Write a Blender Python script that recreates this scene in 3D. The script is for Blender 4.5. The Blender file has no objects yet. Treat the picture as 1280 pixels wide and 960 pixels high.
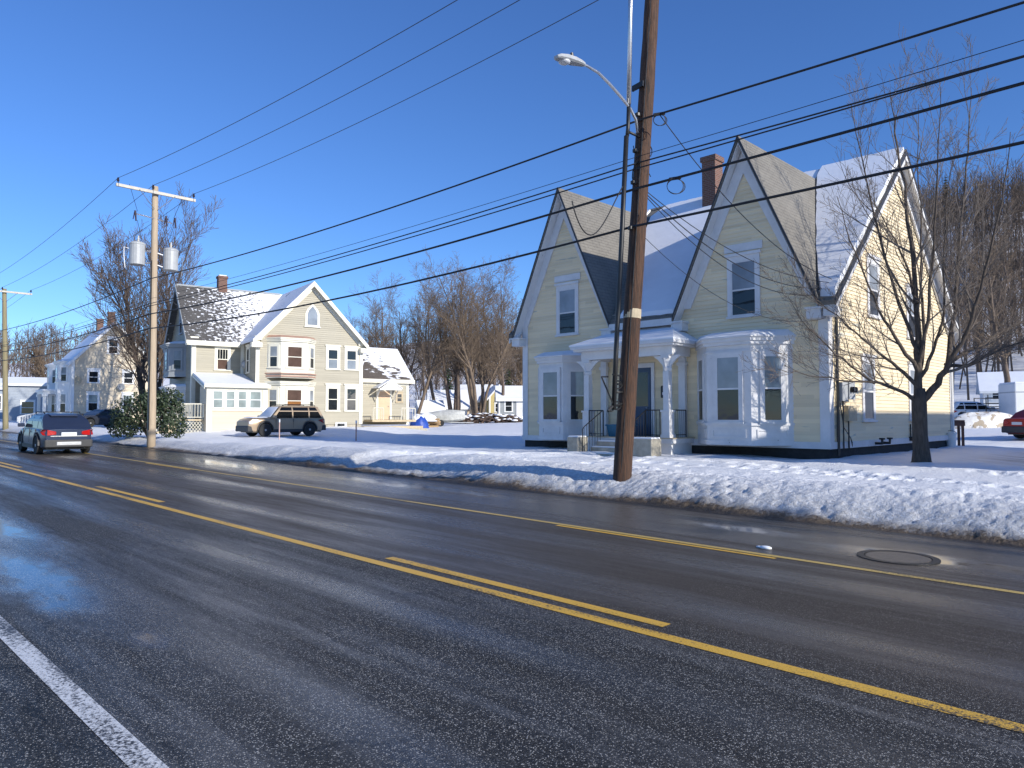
import bpy, math, random
from mathutils import Vector, Matrix, noise
R_ = math.radians
scene = bpy.context.scene
COL = scene.collection
random.seed(7)

# ------------------------------------------------------------------ camera
FPX, CAMH, GRADE = 920.0, 1.8, 0.0107
YAW = math.atan2(930, 920); PIT = math.atan2(41, 920)
FH = Vector((-math.cos(YAW), math.sin(YAW), 0)); RT = Vector((math.sin(YAW), math.cos(YAW), 0))
FW = FH * math.cos(PIT) + Vector((0, 0, math.sin(PIT)))
UP = Vector((0, 0, math.cos(PIT))) - FH * math.sin(PIT)
CAM = Vector((0, 0, CAMH))
def ray(px, py): return FW + RT * ((px - 640) / FPX) - UP * ((py - 480) / FPX)
def at_d(px, py, d): return CAM + ray(px, py) * d          # a point d metres along the optical axis
def at_y(px, py, Y):
    r = ray(px, py); return CAM + r * (Y / r.y)
cam = bpy.data.cameras.new('camera'); cam_ob = bpy.data.objects.new('camera', cam); COL.objects.link(cam_ob)
cam.sensor_width = 36; cam.lens = FPX / 1280 * 36; cam.clip_end = 6000; cam.clip_start = .05
m = Matrix((RT, UP, -FW)).transposed().to_4x4(); m.translation = CAM
cam_ob.matrix_world = m
scene.camera = cam_ob

# ------------------------------------------------------------------ light
SUN_AZ, SUN_EL = R_(4), R_(23)         # azimuth measured from +X towards +Y
world = bpy.data.worlds.new('World'); scene.world = world; world.use_nodes = True
wn = world.node_tree; bgn = wn.nodes['Background']
sky = wn.nodes.new('ShaderNodeTexSky'); sky.sky_type = 'NISHITA'; sky.sun_disc = False
sky.sun_elevation = SUN_EL; sky.sun_rotation = R_(90) - SUN_AZ
sky.altitude = 200; sky.air_density = 1.0; sky.dust_density = 0.0; sky.ozone_density = 8.0
hsv = wn.nodes.new('ShaderNodeHueSaturation'); hsv.inputs['Saturation'].default_value = 1.04; hsv.inputs['Hue'].default_value = .507; wn.links.new(sky.outputs[0], hsv.inputs['Color'])
wn.links.new(hsv.outputs[0], bgn.inputs[0]); bgn.inputs[1].default_value = .15
sl = bpy.data.lights.new('sun', 'SUN'); sl.energy = 4.4; sl.angle = R_(.5); sl.color = (1, .95, .86)
so = bpy.data.objects.new('sun', sl); COL.objects.link(so)
sdir = Vector((math.cos(SUN_AZ) * math.cos(SUN_EL), math.sin(SUN_AZ) * math.cos(SUN_EL), math.sin(SUN_EL)))
so.rotation_euler = sdir.to_track_quat('Z', 'Y').to_euler(); so.location = (20, 0, 30)
vs = scene.view_settings; vs.view_transform = 'Standard'; vs.look = 'None'; vs.gamma = 1; vs.exposure = .24

# ------------------------------------------------------------------ materials
def nodes(name):
    mt = bpy.data.materials.new(name); mt.use_nodes = True
    return mt, mt.node_tree.nodes, mt.node_tree.links, mt.node_tree.nodes['Principled BSDF']
def setc(sock, c): sock.default_value = (c[0], c[1], c[2], 1)
def mat(name, col, rough=.6, var=.25, scale=2.0, metal=0, bump=0, bscale=40, spec=.5, col2=None, stretch=(1, 1, 1), dirt=None):
    """procedural paint / stone / wood: two tones of noise over the base colour, an optional bump and wear"""
    mt, N, L, P = nodes(name)
    tc = N.new('ShaderNodeTexCoord'); mp = N.new('ShaderNodeMapping'); mp.inputs['Scale'].default_value = stretch
    L.new(tc.outputs['Object'], mp.inputs[0])
    nz = N.new('ShaderNodeTexNoise'); nz.inputs['Scale'].default_value = scale; nz.inputs['Detail'].default_value = 6
    nz.inputs['Roughness'].default_value = .65
    L.new(mp.outputs[0], nz.inputs['Vector'])
    rp = N.new('ShaderNodeValToRGB'); L.new(nz.outputs['Fac'], rp.inputs[0])
    c2 = col2 or tuple(max(0, c * (1 - var)) for c in col)
    rp.color_ramp.elements[0].position = .32; rp.color_ramp.elements[1].position = .68
    rp.color_ramp.elements[0].color = (*c2, 1)
    rp.color_ramp.elements[1].color = (*(col if col2 else tuple(min(1, c * (1 + var * .5)) for c in col)), 1)
    out = rp.outputs[0]
    if dirt:                                    # (colour, scale, threshold): worn or peeled spots
        d = N.new('ShaderNodeTexNoise'); d.inputs['Scale'].default_value = dirt[1]; d.inputs['Detail'].default_value = 4
        L.new(mp.outputs[0], d.inputs['Vector'])
        dr = N.new('ShaderNodeValToRGB'); dr.color_ramp.elements[0].position = dirt[2]; dr.color_ramp.elements[1].position = dirt[2] + .03
        L.new(d.outputs['Fac'], dr.inputs[0])
        mx = N.new('ShaderNodeMix'); mx.data_type = 'RGBA'; L.new(dr.outputs[0], mx.inputs['Factor']); L.new(out, mx.inputs[6]); setc(mx.inputs[7], dirt[0])
        out = mx.outputs[2]
    L.new(out, P.inputs['Base Color'])
    P.inputs['Roughness'].default_value = rough; P.inputs['Metallic'].default_value = metal
    P.inputs['Specular IOR Level'].default_value = spec
    if bump:
        b = N.new('ShaderNodeTexNoise'); b.inputs['Scale'].default_value = bscale; b.inputs['Detail'].default_value = 5
        L.new(mp.outputs[0], b.inputs['Vector'])
        bp = N.new('ShaderNodeBump'); bp.inputs['Strength'].default_value = bump; bp.inputs['Distance'].default_value = .02
        L.new(b.outputs['Fac'], bp.inputs['Height']); L.new(bp.outputs[0], P.inputs['Normal'])
    return mt
def mathn(N, L, op, a, b=None, c=None):
    n = N.new('ShaderNodeMath'); n.operation = op
    for i, v in enumerate((a, b, c)):
        if v is None: continue
        if isinstance(v, (int, float)): n.inputs[i].default_value = v
        else: L.new(v, n.inputs[i])
    return n.outputs[0]
def noise_n(N, L, vec, scale, detail=4, rough=.55):
    n = N.new('ShaderNodeTexNoise'); n.inputs['Scale'].default_value = scale; n.inputs['Detail'].default_value = detail
    n.inputs['Roughness'].default_value = rough; L.new(vec, n.inputs['Vector']); return n.outputs['Fac']
def ramp_n(N, L, fac, p0, p1, c0=(0, 0, 0), c1=(1, 1, 1)):
    r = N.new('ShaderNodeValToRGB'); r.color_ramp.elements[0].position = p0; r.color_ramp.elements[1].position = p1
    r.color_ramp.elements[0].color = (*c0, 1); r.color_ramp.elements[1].color = (*c1, 1); L.new(fac, r.inputs[0]); return r.outputs[0]
def mixc(N, L, fac, a, b):
    mx = N.new('ShaderNodeMix'); mx.data_type = 'RGBA'
    for s, v in ((mx.inputs['Factor'], fac), (mx.inputs[6], a), (mx.inputs[7], b)):
        if isinstance(v, tuple): setc(s, v)
        elif isinstance(v, (int, float)): s.default_value = v
        else: L.new(v, s)
    return mx.outputs[2]
def mapped(N, L, vec, sc, loc=(0, 0, 0), rot=(0, 0, 0)):
    mp = N.new('ShaderNodeMapping'); mp.inputs['Scale'].default_value = sc; mp.inputs['Location'].default_value = loc; mp.inputs['Rotation'].default_value = rot
    L.new(vec, mp.inputs[0]); return mp.outputs[0]

def road_material():
    mt, N, L, P = nodes('wet_asphalt')
    tc = N.new('ShaderNodeTexCoord'); V = tc.outputs['Object']
    sx = N.new('ShaderNodeSeparateXYZ'); L.new(V, sx.inputs[0])
    vo = N.new('ShaderNodeTexVoronoi'); vo.inputs['Scale'].default_value = 125; L.new(V, vo.inputs['Vector'])
    cellv = N.new('ShaderNodeSeparateColor'); L.new(vo.outputs['Color'], cellv.inputs[0])
    big = noise_n(N, L, mapped(N, L, V, (.25, 1.1, 1)), 1.0, 5, .6)
    streak = noise_n(N, L, mapped(N, L, V, (.13, 1.5, 1), (3, 1, 0)), 1.3, 8, .68)
    base = mixc(N, L, ramp_n(N, L, big, .35, .65), (.015, .0145, .014), (.029, .0275, .0255))
    # every stone its own grey, a few pale ones doubling as painted glints
    g_ = mathn(N, L, 'POWER', cellv.outputs[1], 2.0)
    base = mixc(N, L, mathn(N, L, 'MULTIPLY', g_, .6), base, (.10, .096, .088))
    stone = ramp_n(N, L, cellv.outputs[0], .76, .94)
    inner = ramp_n(N, L, vo.outputs['Distance'], .42, .60, (1, 1, 1), (0, 0, 0))
    stone = mathn(N, L, 'MULTIPLY', mathn(N, L, 'MULTIPLY', stone, inner), mathn(N, L, 'MULTIPLY_ADD', noise_n(N, L, V, 2.2, 3), 1.0, .5))
    base = mixc(N, L, mathn(N, L, 'MULTIPLY', stone, .62), base, (.74, .71, .64))
    # fine cracks and a tarred joint, dried salt between the wheel tracks
    ck = N.new('ShaderNodeTexVoronoi'); ck.feature = 'DISTANCE_TO_EDGE'; ck.inputs['Scale'].default_value = .33
    wob = N.new('ShaderNodeTexNoise'); wob.inputs['Scale'].default_value = 1.6; wob.inputs['Detail'].default_value = 6; L.new(V, wob.inputs['Vector'])
    wv = N.new('ShaderNodeVectorMath'); wv.operation = 'MULTIPLY_ADD'; L.new(wob.outputs['Color'], wv.inputs[0]); wv.inputs[1].default_value = (1.1, 1.1, 0); L.new(V, wv.inputs[2]); L.new(wv.outputs[0], ck.inputs['Vector'])
    crack = mathn(N, L, 'MULTIPLY', ramp_n(N, L, ck.outputs['Distance'], .002, .007, (1, 1, 1), (0, 0, 0)), ramp_n(N, L, noise_n(N, L, V, .35, 3), .50, .60))
    jd = mathn(N, L, 'ABSOLUTE', mathn(N, L, 'SUBTRACT', mathn(N, L, 'ADD', sx.outputs['Y'], mathn(N, L, 'MULTIPLY', noise_n(N, L, mapped(N, L, V, (1, 0, 0)), 1.2, 5), .16)), 9.55))
    crack = mathn(N, L, 'MAXIMUM', crack, ramp_n(N, L, jd, .008, .022, (1, 1, 1), (0, 0, 0)))
    base = mixc(N, L, mathn(N, L, 'MULTIPLY', crack, .8), base, (.008, .008, .008))
    salt = ramp_n(N, L, mathn(N, L, 'ADD', streak, mathn(N, L, 'MULTIPLY', noise_n(N, L, V, 9, 5, .7), .25)), .66, .85)
    base = mixc(N, L, mathn(N, L, 'MULTIPLY', salt, .22), base, (.30, .30, .30))
    # the far shoulder and the lane beyond the centre line are coloured browner for the sun's sheen
    sheen_tint = mathn(N, L, 'MULTIPLY', ramp_n(N, L, mathn(N, L, 'MULTIPLY_ADD', sx.outputs['Y'], .1, mathn(N, L, 'MULTIPLY_ADD', streak, .12, -.06)), .48, .58), .62)
    base = mixc(N, L, sheen_tint, base, (.082, .066, .050))
    # wheel tracks: wetter, smoother bands along the lanes
    trk = None
    for yc, wd in ((2.35, .45), (4.1, .42), (6.2, .42), (7.9, .45), (10.5, 1.3)):
        d = mathn(N, L, 'ABSOLUTE', mathn(N, L, 'SUBTRACT', sx.outputs['Y'], yc))
        k = mathn(N, L, 'SUBTRACT', 1.0, mathn(N, L, 'MULTIPLY', d, 1 / wd)); k = mathn(N, L, 'MAXIMUM', k, 0.0)
        trk = k if trk is None else mathn(N, L, 'MAXIMUM', trk, k)
    wet = mathn(N, L, 'ADD', mathn(N, L, 'MULTIPLY', streak, 1.15), mathn(N, L, 'MULTIPLY', trk, .28))
    wet = mathn(N, L, 'ADD', wet, mathn(N, L, 'MULTIPLY', ramp_n(N, L, mathn(N, L, 'MULTIPLY', sx.outputs['Y'], .05), .44, .50), .16)); wet = ramp_n(N, L, wet, .48, .86)
    # standing water in the near lane
    pud = None
    for (px, py, rx, ry) in ((-6.1, 2.16, .34, .13), (-2.9, 10.25, 1.5, .42), (-5.6, 10.7, 1.2, .30), (-14.5, 10.9, 4.5, .55), (-24, 10.6, 5, .6), (-9.0, 2.05, 2.6, .42), (-13.5, 2.5, 3.0, .45)):
        dx = mathn(N, L, 'MULTIPLY', mathn(N, L, 'SUBTRACT', sx.outputs['X'], px), 1 / rx)
        dy = mathn(N, L, 'MULTIPLY', mathn(N, L, 'SUBTRACT', sx.outputs['Y'], py), 1 / ry)
        d = mathn(N, L, 'ADD', mathn(N, L, 'MULTIPLY', dx, dx), mathn(N, L, 'MULTIPLY', dy, dy))
        d = mathn(N, L, 'SUBTRACT', 1.35, d); pud = d if pud is None else mathn(N, L, 'MAXIMUM', pud, d)
    pud = mathn(N, L, 'ADD', mathn(N, L, 'MULTIPLY', mathn(N, L, 'MAXIMUM', pud, -1.0), .35), mathn(N, L, 'MULTIPLY', noise_n(N, L, mapped(N, L, V, (.5, 1.3, 1)), 3, 6, .65), .75))
    pud = ramp_n(N, L, pud, .36, .80)
    L.new(base, P.inputs['Base Color'])
    rough = mathn(N, L, 'SUBTRACT', .52, mathn(N, L, 'MULTIPLY', wet, .32))
    rough = mathn(N, L, 'MULTIPLY', rough, mathn(N, L, 'SUBTRACT', 1.0, mathn(N, L, 'MULTIPLY', pud, .8)))
    L.new(rough, P.inputs['Roughness'])
    L.new(mathn(N, L, 'MAXIMUM', mathn(N, L, 'MULTIPLY_ADD', wet, .26, .11), mathn(N, L, 'MULTIPLY', pud, .5)), P.inputs['Specular IOR Level'])
    h = mathn(N, L, 'ADD', mathn(N, L, 'MULTIPLY', vo.outputs['Distance'], -1.0), noise_n(N, L, V, 160, 3, .6))
    bp = N.new('ShaderNodeBump'); bp.inputs['Distance'].default_value = .006
    L.new(mathn(N, L, 'MULTIPLY', mathn(N, L, 'SUBTRACT', .62, mathn(N, L, 'MULTIPLY', wet, .34)), mathn(N, L, 'SUBTRACT', 1.0, mathn(N, L, 'MULTIPLY', pud, .93))), bp.inputs['Strength'])
    L.new(h, bp.inputs['Height']); L.new(bp.outputs[0], P.inputs['Normal'])
    return mt

def paint_material(name, col, wear=.5):
    mt, N, L, P = nodes(name)
    tc = N.new('ShaderNodeTexCoord'); V = tc.outputs['Object']
    vo = N.new('ShaderNodeTexVoronoi'); vo.inputs['Scale'].default_value = 85; L.new(V, vo.inputs['Vector'])
    nz = noise_n(N, L, V, 45, 4, .7); bigw = noise_n(N, L, mapped(N, L, V, (.4, 3, 1)), 1.3, 4)
    w = mathn(N, L, 'ADD', nz, mathn(N, L, 'MULTIPLY', bigw, .8))
    c = mixc(N, L, ramp_n(N, L, w, wear, wear + .16), (.045, .042, .038), col)
    L.new(c, P.inputs['Base Color']); P.inputs['Roughness'].default_value = .5
    bp = N.new('ShaderNodeBump'); bp.inputs['Strength'].default_value = .4; bp.inputs['Distance'].default_value = .005
    L.new(vo.outputs['Distance'], bp.inputs['Height']); L.new(bp.outputs[0], P.inputs['Normal'])
    return mt

def ground_material():
    """snow over the yards, gritty brown slush where the plough piled it against the road"""
    mt, N, L, P = nodes('snow_ground')
    tc = N.new('ShaderNodeTexCoord'); V = tc.outputs['Object']
    sx = N.new('ShaderNodeSeparateXYZ'); L.new(V, sx.inputs[0])
    n1 = noise_n(N, L, mapped(N, L, V, (.6, 1, 1)), 2.2, 6, .65); n2 = noise_n(N, L, V, 14, 5, .65); n3 = noise_n(N, L, V, 45, 4, .7)
    # distance from the road edge, wobbled
    e = mathn(N, L, 'ADD', mathn(N, L, 'SUBTRACT', sx.outputs['Y'], 12.0), mathn(N, L, 'MULTIPLY', mathn(N, L, 'SUBTRACT', n1, .5), .5))
    e = mathn(N, L, 'ADD', e, mathn(N, L, 'MULTIPLY', mathn(N, L, 'SUBTRACT', n2, .5), .55))
    slush = ramp_n(N, L, mathn(N, L, 'MULTIPLY', e, .5), .13, .25, (1, 1, 1), (0, 0, 0))
    grit = ramp_n(N, L, mathn(N, L, 'MULTIPLY', e, .4), .15, .85, (1, 1, 1), (0, 0, 0))
    c = mixc(N, L, ramp_n(N, L, n1, .3, .7), (.80, .82, .85), (.88, .88, .88))
    gr = mathn(N, L, 'MULTIPLY', grit, ramp_n(N, L, mathn(N, L, 'ADD', mathn(N, L, 'MULTIPLY', n2, .6), mathn(N, L, 'MULTIPLY', n3, .5)), .38, .64))
    c = mixc(N, L, mathn(N, L, 'MULTIPLY', gr, .85), c, (.24, .22, .19))
    c = mixc(N, L, slush, c, mixc(N, L, ramp_n(N, L, n3, .35, .65), (.035, .026, .017), (.17, .13, .09)))
    # trampled parking lot to the right of the yellow house and the bare woodland floor on the hill
    lot = mathn(N, L, 'MULTIPLY', ramp_n(N, L, mathn(N, L, 'MULTIPLY_ADD', sx.outputs['X'], .1, 1.0), .38, .50), ramp_n(N, L, mathn(N, L, 'MULTIPLY', sx.outputs['Y'], .01), .235, .25))
    lot = mathn(N, L, 'MULTIPLY', lot, ramp_n(N, L, mathn(N, L, 'MULTIPLY', sx.outputs['Y'], .01), .36, .40, (1, 1, 1), (0, 0, 0)))
    lot = mathn(N, L, 'MULTIPLY', lot, ramp_n(N, L, noise_n(N, L, mapped(N, L, V, (.25, 1.2, 1)), 1.0, 5, .7), .38, .62))
    c = mixc(N, L, mathn(N, L, 'MULTIPLY', lot, .65), c, (.27, .23, .18))
    hill = mathn(N, L, 'MULTIPLY', ramp_n(N, L, mathn(N, L, 'MULTIPLY', sx.outputs['Y'], .001), .085, .16), ramp_n(N, L, noise_n(N, L, V, .09, 6, .7), .40, .62))
    c = mixc(N, L, hill, c, (.13, .10, .075))
    L.new(c, P.inputs['Base Color']); P.inputs['Roughness'].default_value = .55; P.inputs['Specular IOR Level'].default_value = .3
    bp = N.new('ShaderNodeBump'); bp.inputs['Strength'].default_value = .7; bp.inputs['Distance'].default_value = .06
    L.new(mathn(N, L, 'ADD', n2, mathn(N, L, 'MULTIPLY', n3, .35)), bp.inputs['Height']); L.new(bp.outputs[0], P.inputs['Normal'])
    return mt

def shingle_material(name, c0, c1, axis='X', snow=None):
    """asphalt shingle courses on a roof; snow = (scale, p0, p1, bias vector, bias) leaves melted patches"""
    mt, N, L, P = nodes(name)
    tc = N.new('ShaderNodeTexCoord'); V = tc.outputs['Object']
    sx = N.new('ShaderNodeSeparateXYZ'); L.new(V, sx.inputs[0])
    br = N.new('ShaderNodeTexBrick'); br.inputs['Scale'].default_value = 1
    cb = N.new('ShaderNodeCombineXYZ'); L.new(sx.outputs[axis], cb.inputs[0]); L.new(sx.outputs['Z'], cb.inputs[1]); L.new(cb.outputs[0], br.inputs['Vector'])
    c0, c1 = tuple(.65 * a + .35 * b for a, b in zip(c0, c1)), tuple(.35 * a + .65 * b for a, b in zip(c0, c1)); br.inputs['Brick Width'].default_value = .41; br.inputs['Row Height'].default_value = .125; br.inputs['Mortar Size'].default_value = .007
    setc(br.inputs['Color1'], c0); setc(br.inputs['Color2'], c1); setc(br.inputs['Mortar'], tuple(v * .45 for v in c0))
    nz = mathn(N, L, 'MULTIPLY_ADD', noise_n(N, L, V, 1.1, 4, .6), .6, mathn(N, L, 'MULTIPLY', noise_n(N, L, V, 11, 5, .7), .5))
    c = mixc(N, L, mathn(N, L, 'MULTIPLY', ramp_n(N, L, nz, .42, .70), .5), br.outputs['Color'], tuple(min(1, v * 1.5) for v in c1))
    P.inputs['Roughness'].default_value = .85
    h = br.outputs['Fac']
    bp = N.new('ShaderNodeBump'); bp.inputs['Distance'].default_value = .02; bp.inputs['Strength'].default_value = .7; bp.invert = True
    if snow:
        sc, p0, p1, bv, bias = snow
        s1 = noise_n(N, L, mapped(N, L, V, sc), 1.0, 4, .6)
        dt = N.new('ShaderNodeVectorMath'); dt.operation = 'DOT_PRODUCT'; L.new(V, dt.inputs[0]); dt.inputs[1].default_value = bv
        s = mathn(N, L, 'ADD', s1, mathn(N, L, 'ADD', dt.outputs['Value'], bias))
        sm = ramp_n(N, L, s, p0, p1)
        c = mixc(N, L, sm, c, (.84, .85, .88))
        h = mathn(N, L, 'SUBTRACT', h, mathn(N, L, 'MULTIPLY', sm, 2.0))
    L.new(h, bp.inputs['Height']); L.new(bp.outputs[0], P.inputs['Normal']); L.new(c, P.inputs['Base Color'])
    return mt

def brick_material(name, c0, c1, mortar):
    mt, N, L, P = nodes(name)
    tc = N.new('ShaderNodeTexCoord'); V = tc.outputs['Object']
    sx = N.new('ShaderNodeSeparateXYZ'); L.new(V, sx.inputs[0])
    cb = N.new('ShaderNodeCombineXYZ'); L.new(mathn(N, L, 'ADD', sx.outputs['X'], sx.outputs['Y']), cb.inputs[0]); L.new(sx.outputs['Z'], cb.inputs[1])
    br = N.new('ShaderNodeTexBrick'); br.inputs['Scale'].default_value = 1; L.new(cb.outputs[0], br.inputs['Vector'])
    br.inputs['Brick Width'].default_value = .21; br.inputs['Row Height'].default_value = .075; br.inputs['Mortar Size'].default_value = .012
    setc(br.inputs['Color1'], c0); setc(br.inputs['Color2'], c1); setc(br.inputs['Mortar'], mortar)
    L.new(br.outputs['Color'], P.inputs['Base Color']); P.inputs['Roughness'].default_value = .85
    return mt

def siding_material(name, col, pitch, var=.07, dirt=None):
    mt = mat(name, col, .55, .07, .8, stretch=(.4, .4, 3), dirt=dirt); N, L = mt.node_tree.nodes, mt.node_tree.links; P = N['Principled BSDF']
    tc = N.new('ShaderNodeTexCoord'); sx = N.new('ShaderNodeSeparateXYZ'); L.new(tc.outputs['Object'], sx.inputs[0])
    row = mathn(N, L, 'FLOOR', mathn(N, L, 'MULTIPLY', sx.outputs['Z'], 1 / pitch))
    lenx = mathn(N, L, 'FLOOR', mathn(N, L, 'MULTIPLY_ADD', mathn(N, L, 'ADD', sx.outputs['X'], sx.outputs['Y']), .3, mathn(N, L, 'MULTIPLY', row, .37)))
    cb = N.new('ShaderNodeCombineXYZ'); L.new(row, cb.inputs[0]); L.new(lenx, cb.inputs[1])
    wn_ = N.new('ShaderNodeTexWhiteNoise'); wn_.noise_dimensions = '2D'; L.new(cb.outputs[0], wn_.inputs['Vector'])
    k = mathn(N, L, 'MULTIPLY_ADD', wn_.outputs['Value'], var * 2, 1 - var)
    src = P.inputs['Base Color'].links[0].from_socket
    vm = N.new('ShaderNodeVectorMath'); vm.operation = 'SCALE'; L.new(src, vm.inputs[0]); L.new(k, vm.inputs['Scale']); L.new(vm.outputs[0], P.inputs['Base Color'])
    return mt

def glass_material(name, col, rough=.03):
    mt, N, L, P = nodes(name)
    tc = N.new('ShaderNodeTexCoord')
    nz = noise_n(N, L, tc.outputs['Object'], 1.1, 3)
    L.new(mixc(N, L, ramp_n(N, L, nz, .35, .7), tuple(c * .6 for c in col), col), P.inputs['Base Color'])
    P.inputs['Roughness'].default_value = rough; P.inputs['Specular IOR Level'].default_value = .6
    bp = N.new('ShaderNodeBump'); bp.inputs['Strength'].default_value = .04; bp.inputs['Distance'].default_value = .05
    L.new(noise_n(N, L, tc.outputs['Object'], 2.5, 1), bp.inputs['Height']); L.new(bp.outputs[0], P.inputs['Normal'])
    return mt

M = {}
M['road'] = road_material()
M['yellow_line'] = paint_material('yellow_road_paint', (.70, .41, .05), .70)
M['edge_line'] = paint_material('worn_yellow_road_paint', (.54, .38, .11), .68)
M['white_line'] = paint_material('white_road_paint', (.70, .70, .68), .78)
M['snow_ground'] = ground_material()
M['snow'] = mat('roof_snow', (.85, .86, .88), .5, .05, 1.2, bump=.35, bscale=6, spec=.3)
M['iron'] = mat('cast_iron', (.17, .145, .115), .38, .3, 12, metal=.35, bump=.5, bscale=60)
M['y_siding'] = siding_material('pale_yellow_siding', (.82, .685, .455), .115, .09, dirt=((.52, .49, .39), 1.6, .68))
M['w_trim'] = mat('white_trim_paint', (.68, .67, .66), .5, .10, 2.5, dirt=((.33, .30, .27), 6.5, .74))
M['white'] = mat('clean_white_paint', (.80, .80, .78), .45, .06, 3)
M['stone_dark'] = mat('dark_foundation_stone', (.035, .034, .033), .9, .4, 4, bump=.5, bscale=12)
M['concrete'] = mat('old_concrete', (.42, .38, .30), .85, .25, 5, bump=.4, bscale=25)
M['shingle_h'] = shingle_material('weathered_shingle', (.135, .125, .108), (.205, .19, .162), 'Y')
M['shingle_x'] = shingle_material('grey_shingle', (.13, .115, .095), (.20, .175, .14), 'X')
M['edge_dark'] = mat('dark_drip_edge', (.03, .03, .032), .5, .2, 3)
M['brick'] = brick_material('red_brick', (.12, .046, .03), (.18, .07, .042), (.19, .15, .125))
M['glass'] = glass_material('window_glass', (.022, .026, .030))
M['glass_sky_tint'] = glass_material('glass_tinted_like_sky', (.30, .33, .36), .06)  # grey-blue base colour paints the sky's reflection into the panes
M['glass_amber'] = glass_material('glass_over_amber_curtain', (.34, .15, .05), .08)
M['glass_brown'] = glass_material('glass_over_brown_curtain', (.13, .08, .06), .08)
M['glass_pale'] = glass_material('glass_over_white_shade', (.36, .42, .40), .06)
M['car_glass'] = glass_material('car_glass', (.010, .011, .013), .05); M['car_glass'].node_tree.nodes['Principled BSDF'].inputs['Specular IOR Level'].default_value = .28
M['blue_door'] = mat('dark_blue_door', (.035, .07, .13), .4, .2, 2)
M['black_metal'] = mat('black_metal', (.018, .018, .018), .45, .3, 10)
M['rubber'] = mat('tyre_rubber', (.02, .02, .02), .8, .3, 10)
M['blue_plastic'] = mat('blue_plastic', (.02, .14, .24), .4, .15, 4)
M['grey_metal'] = mat('grey_metal_box', (.40, .41, .41), .45, .12, 4)
M['alu'] = mat('brushed_aluminium', (.55, .55, .55), .32, .1, 6, metal=.8)
M['pole_wood'] = mat('brown_pole_wood', (.115, .052, .024), .75, .35, 4, stretch=(9, 9, .5), bump=1.0, bscale=10, col2=(.030, .016, .010), dirt=((.02, .013, .009), 3, .60))
M['pole_grey'] = mat('weathered_pole_wood', (.46, .36, .25), .8, .2, 5, stretch=(5, 5, .3), bump=.5, bscale=9)
M['arm_wood'] = mat('bleached_crossarm_wood', (.56, .52, .44), .8, .15, 4)
M['insul'] = mat('dark_porcelain', (.04, .025, .03), .2, .2, 5)
M['wire'] = mat('black_cable', (.014, .014, .016), .6, .2, 5)
M['wire_grey'] = mat('weathered_wire', (.05, .055, .065), .5, .2, 5)
M['bark'] = mat('maple_bark', (.115, .088, .066), .85, .3, 7, stretch=(3, 3, .6), bump=.9, bscale=14, col2=(.05, .037, .028))
M['bark_tan'] = mat('pale_bark', (.20, .145, .095), .85, .3, 3, col2=(.11, .078, .054))
M['bark_grey'] = mat('grey_brown_bark', (.17, .125, .095), .85, .3, 3, col2=(.09, .065, .05))
M['bark_far'] = mat('woods_brown', (.17, .125, .092), .9, .35, .15, col2=(.10, .073, .055))
M['twig'] = mat('maple_twig', (.19, .155, .125), .8, .3, 3, col2=(.12, .095, .075))
M['leaf_dark'] = mat('dark_evergreen', (.050, .070, .030), .5, .4, 4, col2=(.018, .034, .013))
M['tan_siding'] = siding_material('tan_siding', (.37, .335, .25), .14, .07)
M['cream_trim'] = mat('cream_trim', (.78, .74, .61), .5, .08, 2)
M['rust_trim'] = mat('faded_red_trim', (.44, .27, .20), .6, .15, 3)
M['cream_siding'] = siding_material('cream_siding', (.64, .54, .39), .16, .06)
M['patch_roof'] = shingle_material('patchy_snow_shingle', (.065, .062, .060), (.10, .093, .085), 'X', ((4.6, 2.0, 8.5), .49, .55, (.048, .0, .0), .40))
M['ell_roof'] = shingle_material('half_melted_shingle', (.075, .062, .052), (.11, .09, .075), 'X', ((1.2, .8, 4.2), .47, .51, (.06, .0, .10), -.67))
M['snow_roof'] = shingle_material('snowy_shingle', (.16, .15, .145), (.22, .21, .20), 'X', ((.8, .8, 1.5), .34, .46, (0, 0, 0), .08))
M['grey_siding'] = mat('blue_grey_siding', (.33, .37, .42), .6, .1, .8, stretch=(.4, .4, 3))
M['slate_siding'] = mat('grey_siding', (.30, .32, .33), .6, .1, .8)
M['yellow_wall'] = mat('yellow_wall', (.52, .42, .17), .6, .1, .8)
M['pine'] = mat('bare_lumber', (.50, .34, .18), .75, .2, 6, stretch=(4, 4, 1))
M['deck_wood'] = mat('weathered_deck_wood', (.55, .45, .30), .8, .2, 4)
def car_paint(name, col, metal=.4):
    mt = mat(name, col, .28, .06, 1.2, metal=metal); P = mt.node_tree.nodes['Principled BSDF']
    P.inputs['Coat Weight'].default_value = .18; P.inputs['Coat Roughness'].default_value = .08; P.inputs['Specular IOR Level'].default_value = .25; return mt
M['paint_blue'] = car_paint('dark_blue_car_paint', (.028, .040, .078), .25); M['paint_tan'] = car_paint('tan_car_paint', (.40, .30, .20), .3)
M['paint_dark'] = car_paint('charcoal_car_paint', (.05, .055, .07)); M['paint_white'] = car_paint('white_car_paint', (.75, .75, .74), 0)
M['paint_red'] = car_paint('red_car_paint', (.36, .015, .012), .1); M['clad'] = mat('grey_plastic_cladding', (.04, .04, .042), .55, .2, 5)
M['silver'] = mat('silver_plastic', (.5, .5, .5), .35, .1, 5, metal=.5)
M['tail'] = mat('red_lamp_lens', (.45, .012, .010), .12, .15, 8); M['lamp'] = mat('clear_lamp_lens', (.62, .63, .65), .1, .1, 8)
M['plate'] = mat('white_plate', (.72, .74, .76), .4, .05, 9)
M['tarp'] = mat('blue_tarp', (.02, .07, .36), .45, .2, 3, bump=.6, bscale=6)
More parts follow.
